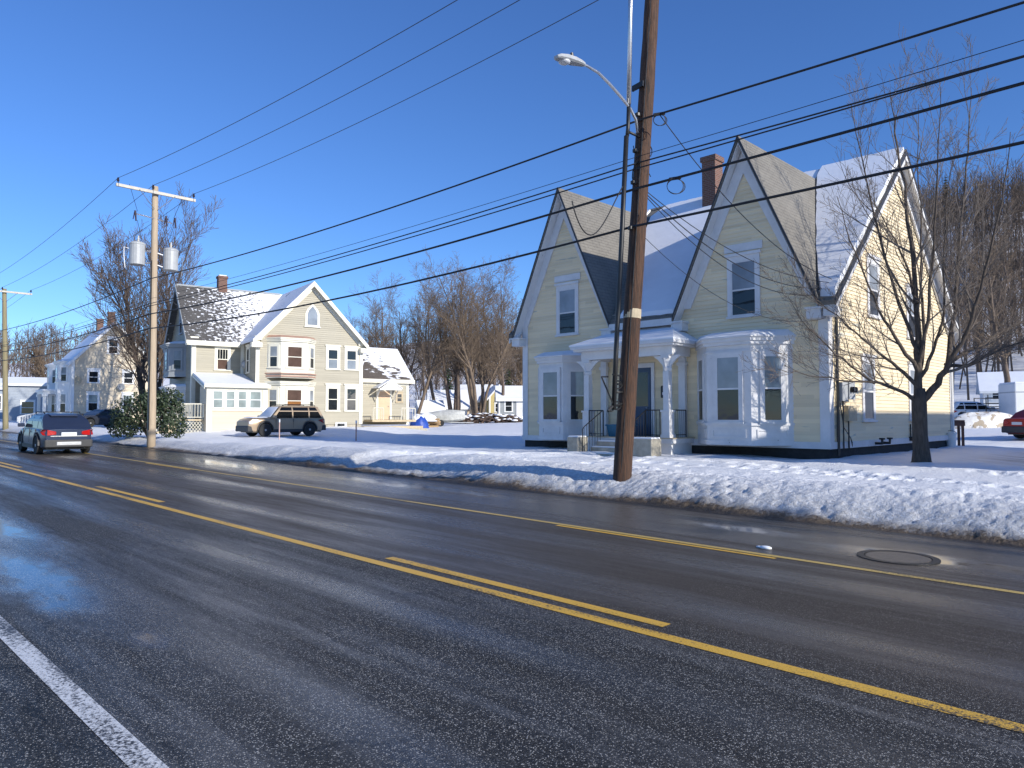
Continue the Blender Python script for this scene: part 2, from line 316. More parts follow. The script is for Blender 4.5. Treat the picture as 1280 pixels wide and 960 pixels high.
M['debris'] = mat('brush_and_logs', (.13, .085, .06), .9, .4, 4, col2=(.05, .035, .03))
M['wood_red'] = mat('red_brown_boards', (.16, .075, .05), .8, .3, 4)

# ------------------------------------------------------------------ mesh helper
OFF = {}                                   # root name -> offset subtracted from the coordinates its parts are written in
def root_of(o):
    while o.parent: o = o.parent
    return o
class MB:
    def __init__(s): s.v = []; s.f = []
    def add(s, vs, fs):
        b = len(s.v); s.v += [tuple(p) for p in vs]; s.f += [tuple(b + i for i in f) for f in fs]; return s
    def pped(s, P, a, b, c):
        P, a, b, c = map(Vector, (P, a, b, c))
        vs = [P, P + a, P + a + b, P + b, P + c, P + a + c, P + a + b + c, P + b + c]
        fs = [(0, 3, 2, 1), (4, 5, 6, 7), (0, 1, 5, 4), (1, 2, 6, 5), (2, 3, 7, 6), (3, 0, 4, 7)]
        if a.cross(b).dot(c) < 0: fs = [f[::-1] for f in fs]
        return s.add(vs, fs)
    def box(s, x0, x1, y0, y1, z0, z1): return s.pped((x0, y0, z0), (x1 - x0, 0, 0), (0, y1 - y0, 0), (0, 0, z1 - z0))
    def prism(s, pts, ext):
        pts = [Vector(p) for p in pts]; ext = Vector(ext); n = len(pts)
        nm = Vector((0, 0, 0))
        for i in range(n): nm += (pts[i] - pts[0]).cross(pts[(i + 1) % n] - pts[0])
        if nm.dot(ext) > 0: pts = pts[::-1]
        fs = [tuple(range(n)), tuple(range(2 * n - 1, n - 1, -1))] + [(i, i + n, (i + 1) % n + n, (i + 1) % n) for i in range(n)]
        return s.add(pts + [p + ext for p in pts], fs)
    def tube(s, pts, rad, n=6, cap=True):
        pts = [Vector(p) for p in pts]
        if isinstance(rad, (int, float)): rad = [rad] * len(pts)
        vs = []; fs = []; ref = None
        for i, p in enumerate(pts):
            d = pts[min(i + 1, len(pts) - 1)] - pts[max(i - 1, 0)]
            if d.length < 1e-9: d = Vector((0, 0, 1))
            d.normalize()
            if ref is None: ref = Vector((0, 0, 1)) if abs(d.z) < .9 else Vector((1, 0, 0))
            a = d.cross(ref); a.normalize(); b = d.cross(a); ref = a.cross(d)
            for k in range(n):
                t = 2 * math.pi * k / n; vs.append(p + (a * math.cos(t) + b * math.sin(t)) * rad[i])
        for i in range(len(pts) - 1):
            for k in range(n):
                k2 = (k + 1) % n; fs.append((i * n + k, i * n + k2, (i + 1) * n + k2, (i + 1) * n + k))
        if cap: fs += [tuple(range(n - 1, -1, -1)), tuple(range((len(pts) - 1) * n, len(pts) * n))]
        return s.add(vs, fs)
    def lathe(s, prof, c=(0, 0, 0), n=16, axis='Z'):
        vs = []; fs = []; c = Vector(c)
        for (r, h) in prof:
            for k in range(n):
                t = 2 * math.pi * k / n; q = (r * math.cos(t), r * math.sin(t), h)
                if axis == 'Y': q = (q[0], q[2], q[1])
                if axis == 'X': q = (q[2], q[0], q[1])
                vs.append(c + Vector(q))
        for i in range(len(prof) - 1):
            for k in range(n):
                k2 = (k + 1) % n; fs.append((i * n + k, i * n + k2, (i + 1) * n + k2, (i + 1) * n + k))
        fs += [tuple(range(n - 1, -1, -1)), tuple(range((len(prof) - 1) * n, len(prof) * n))]
        return s.add(vs, fs)
    def ball(s, c, r, n=10, sq=(1, 1, 1)):
        vs = []; fs = []; c = Vector(c); h = n // 2
        for i in range(h + 1):
            a = math.pi * i / h - math.pi / 2
            for k in range(n):
                t = 2 * math.pi * k / n
                vs.append(c + Vector((r * math.cos(a) * math.cos(t) * sq[0], r * math.cos(a) * math.sin(t) * sq[1], r * math.sin(a) * sq[2])))
        for i in range(h):
            for k in range(n):
                k2 = (k + 1) % n; fs.append((i * n + k, i * n + k2, (i + 1) * n + k2, (i + 1) * n + k))
        return s.add(vs, fs)
    def build(s, name, mt, parent=None, smooth=False, bevel=0, fix=False):
        me = bpy.data.meshes.new(name)
        off = Vector((0, 0, 0))
        if parent is not None: off = Vector(OFF.get(root_of(parent).name, (0, 0, 0)))
        me.from_pydata([(p[0] - off.x, p[1] - off.y, p[2] - off.z) for p in s.v], [], s.f)
        me.materials.append(mt if not isinstance(mt, str) else M[mt])
        if smooth: me.shade_smooth()
        me.update()
        if fix:
            import bmesh
            bm = bmesh.new(); bm.from_mesh(me); bmesh.ops.recalc_face_normals(bm, faces=bm.faces); bm.to_mesh(me); bm.free()
        o = bpy.data.objects.new(name, me); COL.objects.link(o)
        if parent is not None: o.parent = parent
        if bevel:
            b = o.modifiers.new('bevel', 'BEVEL'); b.width = bevel; b.segments = 2; b.limit_method = 'ANGLE'; b.angle_limit = R_(35)
        return o
def tag(o, label=None, cat=None, group=None, kind=None):
    for k, v in (('label', label), ('category', cat), ('group', group), ('kind', kind)):
        if v: o[k] = v
    return o
def thing(name, label, cat, loc, rz=0, group=None, off=(0, 0, 0)):
    o = bpy.data.objects.new(name, None); COL.objects.link(o); o.empty_display_size = .2
    o.location = loc; o.rotation_euler = (0, 0, rz); tag(o, label, cat, group); OFF[o.name] = off
    return o
def copy_tree(o, parent=None):
    c = o.copy(); COL.objects.link(c); c.parent = parent
    for ch in list(o.children): copy_tree(ch, c)
    return c

# ------------------------------------------------------------------ terrain
def sstep(a, b, x):
    t = max(0., min(1., (x - a) / (b - a))); return t * t * (3 - 2 * t)
PRINTS = {}
def add_print(x, y, rx, dep):
    for i in range(int(x) - 1, int(x) + 2):
        for j in range(int(y) - 1, int(y) + 2): PRINTS.setdefault((i, j), []).append((x, y, rx, dep))
_r = random.Random(77)
for (xa, ya, xb, yb) in ((-14.0, 17.9, -10.9, 13.6), (-13.6, 18.1, -4.0, 16.2), (-16.5, 16.8, -30, 15.0), (-8, 19.2, -1.5, 17.4), (-21, 18.5, -27, 26), (-20.6, 17.2, -38, 19.5), (-12, 16.4, -1, 15.6)):
    n_ = int(math.hypot(xb - xa, yb - ya) / .42)
    for k_ in range(n_):
        t_ = k_ / n_; px_, py_ = -(yb - ya), (xb - xa); l_ = math.hypot(px_, py_); s_ = (.14 if k_ % 2 else -.14) + _r.uniform(-.06, .06)
        add_print(xa + (xb - xa) * t_ + px_ / l_ * s_ + _r.uniform(-.05, .05) + .5 * math.sin(t_ * 5), ya + (yb - ya) * t_ + py_ / l_ * s_, _r.uniform(.14, .20), _r.uniform(.06, .11))
def seg_d(x, y, xa, ya, xb, yb):
    t = max(0, min(1, ((x - xa) * (xb - xa) + (y - ya) * (yb - ya)) / ((xb - xa) ** 2 + (yb - ya) ** 2))); return math.hypot(x - xa - (xb - xa) * t, y - ya - (yb - ya) * t)
def gz(x, y, detail=True):
    r = -GRADE * x
    if y < 0:
        v = -y - 2.2
        return r - .05 + .32 * sstep(0, 1.2, v)
    nz = noise.noise(Vector((x * .35, 3.1, 0)))
    yk = 12.0 + .22 * nz + .10 * noise.noise(Vector((x * 1.7, 9.3, 0)))
    v = y - yk
    near = sstep(-30, -20, x)
    big = .27 + .20 * near
    h = -.06 + .06 * sstep(-.1, 0, v) + big * .62 * sstep(-.02, .95, v) + big * .38 * sstep(.5, 2.2, v)
    ridge = math.exp(-((v - 1.5) / .6) ** 2) * (.10 + .10 * noise.noise(Vector((x * .5, 0, 4.4)))) * (1.0 if v > 0 else 0)
    # yard level behind the bank
    yard = .30 * (1 - near) + near * (.64 - r) - .22 * sstep(-7.5, -4, x) * sstep(20, 25, y)
    # the tan house stands on slightly raised ground
    dh = math.hypot((x + 48) / 9, (y - 27) / 8); yard += .32 * (1 - near) * (1 - sstep(.7, 1.15, dh))
    h += (yard - big) * sstep(2.0, 6.5, v) + ridge
    if detail and v > -.2 and y < 60:
        k = sstep(-.05, .25, v) * (1 - .8 * sstep(1.8, 3.8, v)) * (1 - .6 * sstep(8, 20, v))
        d = abs(noise.noise(Vector((x * 2.4, y * 2.4, 0)))) * .045 - .012
        if x > -40 and y < 16.5:
            d += noise.noise(Vector((x * 6.5, y * 6.5, 7))) * .018 + noise.noise(Vector((x * 13, y * 13, 3))) * .018 + noise.noise(Vector((x * 24, y * 24, 5))) * .022
            # broken slabs thrown up by the plough, in places
            pat = sstep(-.15, .35, noise.noise(Vector((x * .45, y * .8, 11))))
            dd, _p = noise.voronoi(Vector((x * 2.6, y * 3.4, .5))); d += pat * (.10 * min(.5, dd[1] - dd[0]) - .02)
            dd, _p = noise.voronoi(Vector((x * 6.5, y * 7.5, 2.5))); d += (.2 + .6 * pat) * (.045 * min(.5, dd[1] - dd[0]) - .008)
        h += d * k
        h += (.06 * noise.noise(Vector((x * .5, y * .6, 2))) + .03 * noise.noise(Vector((x * 1.5, y * 1.7, 6)))) * sstep(.5, 2, v)
        if -45 < x < 2 and y < 30:
            for (qx, qy, rr, dep) in PRINTS.get((int(x), int(y)), ()):
                q2 = ((x - qx) ** 2 + (y - qy) ** 2) / (rr * rr)
                if q2 < 3: h += -dep * math.exp(-q2 * q2 * 1.2) + dep * .25 * math.exp(-(q2 - 1.7) ** 2 * 4)
            pd = min(seg_d(x, y, -14.2, 18.0, -15.6, 16.6), seg_d(x, y, -15.6, 16.6, -19.0, 13.0)) + .12 * noise.noise(Vector((x * 2, y * 2, 8)))
            h -= .12 * (1 - sstep(.35, .75, pd)); h += .05 * math.exp(-((pd - .85) / .2) ** 2)
    z = r + h
    far = sstep(36, 46, y)
    if y > 36:
        base = .75 + .034 * (y - 38)
        z = z * (1 - far) + base * far
        side = .32 + .68 * sstep(-135, -62, x) * (1 - .2 * sstep(40, 200, x))
        z += 52 * sstep(82, 260, y) * side + .15 * (noise.noise(Vector((x * .1, y * .1, 1)))) * far
    zl = sstep(-95, -190, x) if False else max(0, min(1, (-x - 95) / 160.))
    z += 16 * zl * zl * (3 - 2 * zl) * sstep(14, 50, y)
    return z
def axis_steps(lo, hi, f):
    a = [lo]
    while a[-1] < hi: a.append(a[-1] + f(a[-1]))
    return a
xs = axis_steps(-900, 500, lambda x: min(60, max(.042, .0055 * abs(x + 1.5) if x < -9 else (.042 if x < 1 else .042 + (x - 1) * .12))))
ys = axis_steps(11.45, 1200, lambda y: .042 if y < 14.2 else (.042 + (y - 14.2) * .03))
vs_ = [(x, y, gz(x, y)) for y in ys for x in xs]
nx = len(xs)
fs_ = [(j * nx + i, j * nx + i + 1, (j + 1) * nx + i + 1, (j + 1) * nx + i) for j in range(len(ys) - 1) for i in range(nx - 1)]
g = MB(); g.v = vs_; g.f = fs_; tag(g.build('snowy_ground', 'snow_ground', smooth=True), kind='structure')
# the strip on the camera's side of the road
xs2 = axis_steps(-900, 500, lambda x: max(.4, abs(x) * .08)); ys2 = [-900, -500, -250, -120, -60, -30, -15, -8, -5, -4, -3.5, -3.2, -3, -2.8, -2.6, -2.4, -2.2, -2.0]
g = MB(); g.v = [(x, y, gz(x, y)) for y in ys2 for x in xs2]; nx = len(xs2)
g.f = [(j * nx + i, j * nx + i + 1, (j + 1) * nx + i + 1, (j + 1) * nx + i) for j in range(len(ys2) - 1) for i in range(nx - 1)]
tag(g.build('verge', 'snow', smooth=True), kind='structure')

def sheet(name, mt, x0, x1, y0, y1, dz, n=1):
    g = MB(); zz = lambda x: -GRADE * x + dz
    for i in range(n):
        a = x0 + (x1 - x0) * i / n; b = x0 + (x1 - x0) * (i + 1) / n
        g.add([(a, y0, zz(a)), (b, y0, zz(b)), (b, y1, zz(b)), (a, y1, zz(a))], [(0, 1, 2, 3)])
    return tag(g.build(name, mt), kind='structure')
sheet('road', 'road', -900, 500, -2.6, 13.0, 0, 20)
sheet('centre_line', 'yellow_line', -420, 60, 5.05, 5.19, .004, 4)
for k in range(-3, 14):
    x1 = -3.5 - 11.3 * k; sheet('centre_dash', 'yellow_line', x1 - 3.95, x1, 5.33, 5.46, .004)
sheet('edge_line', 'edge_line', -420, 60, 8.92, 9.03, .004, 4)
for k in range(0, 5):
    x1 = -4.15 - 18 * k; sheet('edge_dash', 'yellow_line', x1 - 3.6, x1, 8.80, 8.88, .004)
sheet('white_edge_line', 'white_line', -420, 60, 1.33, 1.47, .004, 4)
# ------------------------------------------------------------------ building helpers
class Wall:
    """a wall plane: O on the wall, u along it, n outward; w(u, n, z) gives a point"""
    def __init__(s, O, u):
        s.O = Vector((O[0], O[1], 0)); s.u = Vector((u[0], u[1], 0)).normalized(); s.n = Vector((s.u.y, -s.u.x, 0))
    def p(s, u, n, z): return s.O + s.u * u + s.n * n + Vector((0, 0, z))
    def box(s, mb, u0, u1, n0, n1, z0, z1):
        return mb.pped(s.p(u0, n0, z0), s.u * (u1 - u0), s.n * (n1 - n0), (0, 0, z1 - z0))
def clip_strip(poly, z0, z1):
    def cut(P, z, keep_above):
        out = []
        for i in range(len(P)):
            a, b = P[i], P[(i + 1) % len(P)]
            ia = (a[1] >= z) == keep_above or a[1] == z; ib = (b[1] >= z) == keep_above or b[1] == z
            if ia: out.append(a)
            if ia != ib and a[1] != b[1]:
                t = (z - a[1]) / (b[1] - a[1]); out.append((a[0] + (b[0] - a[0]) * t, z))
        return out
    p = cut(poly, z0, True)
    return cut(p, z1, False) if len(p) >= 3 else []
def clapboard(mb, W, poly, pitch=.115, lip=.026, back=.15):
    """a wall of overlapping boards: each course tilts out towards its lower edge"""
    zlo = min(p[1] for p in poly); zhi = max(p[1] for p in poly); z = zlo
    while z < zhi - 1e-4:
        z1 = min(z + pitch, zhi); q = clip_strip(poly, z, z1)
        if len(q) >= 3:
            q2 = []
            for a in q:
                if not q2 or abs(a[0] - q2[-1][0]) + abs(a[1] - q2[-1][1]) > 1e-5: q2.append(a)
            vs = [W.p(a[0], .002 + lip * (1 - (a[1] - z) / pitch), a[1]) for a in q2]
            mb.add(vs, [tuple(range(len(vs)))])
            lo = [a for a in q2 if abs(a[1] - z) < 1e-5]
            if len(lo) >= 2:
                u0 = min(a[0] for a in lo); u1 = max(a[0] for a in lo)
                mb.add([W.p(u0, 0, z), W.p(u1, 0, z), W.p(u1, .002 + lip, z), W.p(u0, .002 + lip, z)], [(0, 1, 2, 3)])
        z = z1
    mb.prism([W.p(a[0], -.004, a[1]) for a in poly], W.n * (-back))
def window(par, W, u0, u1, z0, z1, cas=.11, trim='w_trim', up='glass_sky_tint', lo='glass', proud=.055, head=.06, mid=None, label=None, bars=0, sill=True, cap=True):
    """casing, sill and sashes round two panes; u0..z1 is the glazed opening"""
    b = MB()
    W.box(b, u0 - cas, u0, .001, proud, z0, z1); W.box(b, u1, u1 + cas, .001, proud, z0, z1)
    W.box(b, u0 - cas, u1 + cas, .001, proud, z1, z1 + cas * 1.25)
    if cap: W.box(b, u0 - cas - .05, u1 + cas + .05, .001, proud + .05, z1 + cas * 1.25, z1 + cas * 1.25 + head)
    if sill: W.box(b, u0 - cas - .03, u1 + cas + .03, .001, proud + .045, z0 - .06, z0)
    zm = mid if mid is not None else (z0 + z1) / 2
    for (a, c, d, e) in ((u0, u0 + .035, z0, z1), (u1 - .035, u1, z0, z1)): W.box(b, a, c, .028, .048, d, e)
    W.box(b, u0 + .035, u1 - .035, .028, .051, zm - .025, zm + .025); W.box(b, u0 + .035, u1 - .035, .028, .048, z0, z0 + .05); W.box(b, u0 + .035, u1 - .035, .028, .048, z1 - .04, z1)
    for k in range(bars):
        uu = u0 + (u1 - u0) * (k + 1) / (bars + 1); W.box(b, uu - .012, uu + .012, .028, .046, zm + .025, z1 - .04)
    o = b.build('window', trim, par)
    if label: o['label'] = label
    g = MB(); W.box(g, u0 + .03, u1 - .03, .020, .038, zm, z1 - .02); g.build('upper_pane', up, o)
    g = MB(); W.box(g, u0 + .03, u1 - .03, .020, .034, z0 + .02, zm); g.build('lower_pane', lo, o)
    return o
def bay(par, W, a0, a1, depth, inset, z0, z1, trim='w_trim', glass=None, storeys=None, roof='w_trim', snow=True, panels=True, cornice=.14, ends=True, base=.0):
    """a canted bay: front face from a0+inset to a1-inset at the given depth; storeys = [(sill, head)]"""
    mb = MB()
    plan = [(a0, .004), (a0 + inset, depth), (a1 - inset, depth), (a1, .004)]
    P = lambda u, n, z: W.p(u, n, z)
    mb.prism([P(u, n, z0) for u, n in plan], (0, 0, z1 - z0))
    def ring(mb, z, h, g):
        pl = [(a0 - g * .6, .006), (a0 + inset - g * .5, depth + g), (a1 - inset + g * .5, depth + g), (a1 + g * .6, .006)]
        mb.prism([P(u, n, z) for u, n in pl], (0, 0, h))
    if cornice:
        ring(mb, z1, .10, cornice); ring(mb, z1 - .10, .10, cornice * .6); ring(mb, z1 + .10, .05, cornice * 1.35)
    for (s, h) in storeys or []: ring(mb, s - .115, .07, .05); ring(mb, h + .12, .05, .03)
    ring(mb, z0, .14, .035)
    o = mb.build('bay', trim, par)
    if snow:
        sb = MB(); g = cornice * 1.3
        pl = [(a0 - g * .6, .01), (a0 + inset - g * .5, depth + g), (a1 - inset + g * .5, depth + g), (a1 + g * .6, .01)]
        lo = [P(u, n, z1 + .15) for u, n in pl]; hi = [P(u * .86 + (a0 + a1) * .07, max(.01, n * .55), z1 + .34) for u, n in pl]
        sb.add(lo + hi, [(0, 1, 5, 4), (1, 2, 6, 5), (2, 3, 7, 6), (4, 5, 6, 7)])
        sb.build('bay_snow' if roof == 'w_trim' else 'bay_roof', 'snow' if roof == 'w_trim' else roof, o)
    # windows on the faces
    facets = [(plan[1], plan[2]), (plan[2], plan[3])] + ([(plan[0], plan[1])] if ends else [])
    for k, (p, q) in enumerate(facets):
        A = P(p[0], p[1], 0); Bq = P(q[0], q[1], 0); L = (Bq - A).length; Wf = Wall((A.x, A.y), Bq - A)
        for si, (s, h) in enumerate(storeys or []):
            gw = (glass or {}).get((k, si), ('glass_sky_tint', 'glass'))
            hw = .37 if k == 0 else min(.27, L / 2 - .2)
            if k == 0 and (glass or {}).get('wide'): hw = glass['wide'] / 2
            window(o, Wf, L / 2 - hw, L / 2 + hw, s, h, cas=.10, trim=trim, up=gw[0], lo=gw[1], cap=False, proud=.05)
            if panels:
                pb = MB(); u0, u1, q0, q1 = .16, L - .16, z0 + .22, s - .22
                if si == 0 and q1 - q0 > .12 and u1 - u0 > .15:
                    for (aa, bb, cc, dd) in ((u0, u1, q0, q0 + .05), (u0, u1, q1 - .05, q1), (u0, u0 + .05, q0 + .05, q1 - .05), (u1 - .05, u1, q0 + .05, q1 - .05)): Wf.box(pb, aa, bb, .002, .022, cc, dd)
                    pb.build('panel_moulding', trim, o)
    return o

# ------------------------------------------------------------------ the yellow house
YH = thing('yellow_house', 'pale yellow clapboard house with steep gables behind the tall brown utility pole', 'house', (-14, 26.8, .7), off=(-14, 26.8, .7))
XL, XR, YF, YB = -19.87, -8.13, 20.75, 32.9
ZB, ZE, ZR = .95, 5.0, 10.8            # siding base, eave edge, ridge
YE, YRG = 20.35, 26.8; SL = (ZR - ZE) / (YRG - YE)
mz = lambda y: ZE + (y - YE) * SL       # front slope of the main roof
HW, GA = 2.35, 10.3; YC = YE + (GA - ZE) / SL
XCL, XCR = -17.75, -10.55
WF = Wall((XL, YF), (1, 0)); WRt = Wall((XR, YF), (0, 1)); WB = Wall((XR, YB), (-1, 0)); WLf = Wall((XL, YB), (0, -1))
LW = XR - XL; LD = YB - YF
gs = (GA - ZE) / HW                      # steepness of the front gables
b = MB(); zt = mz(YF)
clapboard(b, WF, [(0, ZB), (LW, ZB), (LW, zt), (0, zt)])
for xc in (XCL, XCR):
    hw = (GA - .12 - zt) / gs; c = xc - XL
    clapboard(b, WF, [(c - hw, zt), (c + hw, zt), (c, GA - .12)])
side = [(0, ZB), (LD, ZB), (LD, mz(YF)), (LD / 2, ZR - .16), (0, mz(YF))]
clapboard(b, WRt, side); clapboard(b, WLf, side)
clapboard(b, WB, [(0, ZB), (LW, ZB), (LW, zt - .1), (0, zt - .1)])
b.build('wall', 'y_siding', YH)
b = MB(); b.box(XL + .03, XR - .03, YF + .03, YB - .03, -.3, ZB); b.build('foundation', 'stone_dark', YH)
# corner boards, water table, frieze
for W, L in ((WF, LW), (WRt, LD), (WB, LW), (WLf, LD)):
    b = MB()
    W.box(b, -.03, .24, .023, .04, ZB + .14, zt - .02); W.box(b, L - .24, L + .03, .023, .04, ZB + .14, zt - .02)
    W.box(b, -.05, L + .05, .005, .06, ZB - .05, ZB + .14)
    b.build('corner_board', 'w_trim', YH)
# roof slabs
def slab(mb, pts, t=.13): return mb.prism(pts, (0, 0, -t))
XA, XZ = -20.3, -7.75
b = MB()
BLl, BLr, BRl, BRr = XCL - HW, XCL + HW, XCR - HW, XCR + HW
slab(b, [(BLr, YE, ZE), (BRl, YE, ZE), (XCR, YC, GA), (XCL, YC, GA)])
slab(b, [(BRr, YE, ZE), (XZ, YE, ZE), (XZ, YC, GA), (XCR, YC, GA)])
slab(b, [(XA, YE, ZE), (BLl, YE, ZE), (XCL, YC, GA), (XA, YC, GA)])
slab(b, [(XA, YC, GA), (XZ, YC, GA), (XZ, YRG, ZR), (XA, YRG, ZR)])
YB2 = YRG + (YRG - YE)
slab(b, [(XA, YRG, ZR), (XZ, YRG, ZR), (XZ, YB2, ZE), (XA, YB2, ZE)])
main_roof = b.build('roof', 'shingle_x', YH)
for xc in (XCL, XCR):
    b = MB(); YG = YE - .02
    for s in (-1, 1): slab(b, [(xc, YG, GA), (xc + s * HW, YG, ZE), (xc, YC, GA)], .14)
    gr = b.build('gable_roof', 'shingle_h', YH)
    b = MB()                                            # dark drip edge along the rake
    for s in (-1, 1): b.pped((xc, YG - .006, GA + .012), (s * HW, 0, ZE - GA), (0, .04, 0), (0, 0, -.12))
    b.build('drip_edge', 'edge_dark', gr)
    # wide rake frieze on the wall and soffit under the overhang
    b = MB(); n = Vector((gs, 0, 1)).normalized()
    for s in (-1, 1):
        d = Vector((s * HW, 0, ZE - GA)); dn = d.normalized(); inn = Vector((-s * gs, 0, -1)).normalized()
        A = Vector((xc, YE + .02, GA - .40))
        b.prism([(xc, YF - .075, GA - .34), (xc + s * (HW - .30 / gs * 1.05), YF - .075, ZE - .04 + .30), (xc + s * (HW - .30 / gs * 1.05 - .33), YF - .075, ZE - .04 + .30), (xc, YF - .075, GA - 1.08)], (0, .056, 0))
        b.prism([(xc, YE + .02, GA - .20), (xc + s * HW * .985, YE + .02, ZE - .14), (xc + s * HW * .985, YF - .02, ZE - .14), (xc, YF - .02, GA - .20)], (0, 0, -.05))
        fx = xc + s * (HW - .16)                       # return at the foot of the gable
        b.box(fx - .20, fx + .20, YE + .0, YF - .004, ZE - .46, ZE - .20)
        b.box(fx - .24, fx + .24, YE - .05, YF - .006, ZE - .20, ZE - .145)
    b.build('rake_frieze', 'w_trim', gr)
# rakes and soffits of the end gables, eaves
for X0, sg in ((XZ, -1), (XA, 1)):
    b = MB()
    for (ya, za, yb, zb) in ((YE, ZE, YRG, ZR), (YB2, ZE, YRG, ZR)):
        b.pped((X0 + sg * .004, ya, za - .135), (0, yb - ya, zb - za), (sg * .05, 0, 0), (0, 0, -.20))
        X1 = XR + .02 if sg < 0 else XL - .02
        b.pped((X0 + sg * .06, ya, za - .14), (0, yb - ya, zb - za), (X1 - X0 - sg * .06, 0, 0), (0, 0, -.05))
        b.pped((X1 - sg * .02, ya + (.4 if ya < yb else -.4), za + .4 * SL - .20), (0, (yb - ya) * .94, (zb - za) * .94), (-sg * .055, 0, 0), (0, 0, -.42))
    b.build('rake_board', 'w_trim', YH)
b = MB()
b.box(BLr, BRl, YE + .02, YF - .01, ZE - .20, ZE - .14); b.box(BLr, BRl, YE - .03, YE + .02, ZE - .24, ZE - .02)
b.build('eave_trim', 'w_trim', YH); b = MB()
b.box(XZ - .06, XZ - .34, YE + .02, YF + .1, ZE - .42, ZE - .15)
b.build('eave_return', 'w_trim', YH); b = MB()
b.box(BLr + .1, BRl - .1, YF - .06, YF - .02, ZE - .62, ZE - .2)
b.build('frieze', 'w_trim', YH); b = MB()
b.box(XA, XZ, YB2 - .06, YB2 - .01, ZE - .22, ZE - .14)
b.build('eave_trim', 'w_trim', YH)
for X0, e in ((XZ, .012), (XA, -.012)):
    b = MB()
    for ya in (YE, YB2): b.pped((X0 + e, ya, ZE + .015), (0, YRG - ya, ZR - ZE), (-.03 if e > 0 else .03, 0, 0), (0, 0, -.17))
    b.build('drip_edge', 'edge_dark', YH)
# snow lying on the main slopes
def on_roof(x, y, up): return Vector((x, y, mz(y) + up))
def snow_slab(name, pts, t=.11, seed=1):
    """a snow sheet over the front slope with a wavering edge"""
    mb = MB(); rnd = random.Random(seed); out = []
    for i in range(len(pts)):
        a, c = Vector((*pts[i], 0)), Vector((*pts[(i + 1) % len(pts)], 0)); k = max(1, int((c - a).length / .22))
        for j in range(k):
            q = a.lerp(c, j / k); out.append((q.x + rnd.uniform(-.018, .018), q.y + rnd.uniform(-.02, .02)))
    cx = sum(q[0] for q in out) / len(out); cy = sum(q[1] for q in out) / len(out)
    lo = [on_roof(x, y, .004) for x, y in out]; hi = [on_roof(x + (cx - x) * .014, y + (cy - y) * .014, t) for x, y in out]; n = len(out)
    mb.add(lo + hi, [(i, (i + 1) % n, n + (i + 1) % n, n + i) for i in range(n)] + [tuple(range(n, 2 * n))])
    return mb.build(name, 'snow', main_roof, fix=True)
vx = lambda xc, s, y: xc + s * HW * (1 - (y - YE) / (YC - YE))       # valley line
snow_slab('roof_snow', [(vx(XCL, 1, 21.0) + .55, 20.55), (BRl - .06, 20.5), (vx(XCR, -1, 23) - .06, 23), (XCR - .10, YC), (XCR - .1, YRG - .05), (XCL + .6, YRG - .05), (XCL + .15, YC - .1), (vx(XCL, 1, 24.2) + .08, 24.2), (vx(XCL, 1, 23.2) + .42, 23.0), (vx(XCL, 1, 22) + .72, 22.0)], .12, 3)
snow_slab('roof_snow', [(BRr - .02, 20.5), (XZ - .07, 20.45), (XZ - .07, YRG - .03), (XCR - .02, YRG - .03), (XCR - .02, YC + .02), (vx(XCR, 1, 24) - .06, 24), (vx(XCR, 1, 22) - .06, 22)], .19, 5)
snow_slab('roof_snow', [(XA + .03, 20.5), (BLl - .03, 20.5), (XCL - .2, YC), (XCL - .2, YRG - .05), (XA + .03, YRG - .05)], .10, 6)
# ridge caps
b = MB(); b.pped((XA, YRG - .1, ZR - .07), (XZ - XA, 0, 0), (0, .1, .10), (0, 0, .02)); b.pped((XA, YRG, ZR + .03), (XZ - XA, 0, 0), (0, .1, -.10), (0, 0, .02)); b.build('ridge_cap', 'shingle_x', YH)
# chimney
b = MB(); b.box(-15.0, -14.42, 25.95, 26.55, 9.7, 11.95); b.box(-15.05, -14.37, 25.90, 26.60, 11.95, 12.15); ch = b.build('chimney', 'brick', YH)
b = MB(); b.box(-14.9, -14.52, 26.05, 26.45, 12.15, 12.20); b.build('flue', 'edge_dark', ch)
# gable windows
for xc, z0 in ((XCL + .14, 4.85), (XCR - .06, 4.86)):
    o = window(YH, WF, xc - .40 - XL, xc + .40 - XL, z0, z0 + 1.68, cas=.13, head=.09, mid=z0 + .80)
    b = MB(); WF.box(b, xc - .62 - XL, xc + .62 - XL, .002, .05, z0 + 1.98, z0 + 2.22); b.build('head_board', 'w_trim', o)
# windows of the sunlit end wall
for (y0, y1, z0, z1) in ((23.35, 24.15, 1.70, 3.45), (27.75, 28.55, 1.70, 3.45), (23.95, 24.75, 4.95, 6.60), (27.70, 28.50, 4.55, 6.15)):
    window(YH, WRt, y0 - YF, y1 - YF, z0, z1, cas=.14, head=.09)
window(YH, WLf, 3.5, 4.3, 1.7, 3.45); window(YH, WLf, 8, 8.8, 1.7, 3.45); window(YH, WLf, 5.7, 6.5, 4.9, 6.5)
for u in (2.5, 5.5, 8.5): window(YH, WB, u, u + .8, 1.8, 3.4)
# bays
bay(YH, WF, -12.25 - XL, -9.12 - XL, .90, .86, ZB + .02, 4.0, storeys=[(1.66, 3.58)])
bay(YH, WF, -18.95 - XL, -16.55 - XL, .80, .62, ZB + .02, 3.85, storeys=[(1.66, 3.45)])
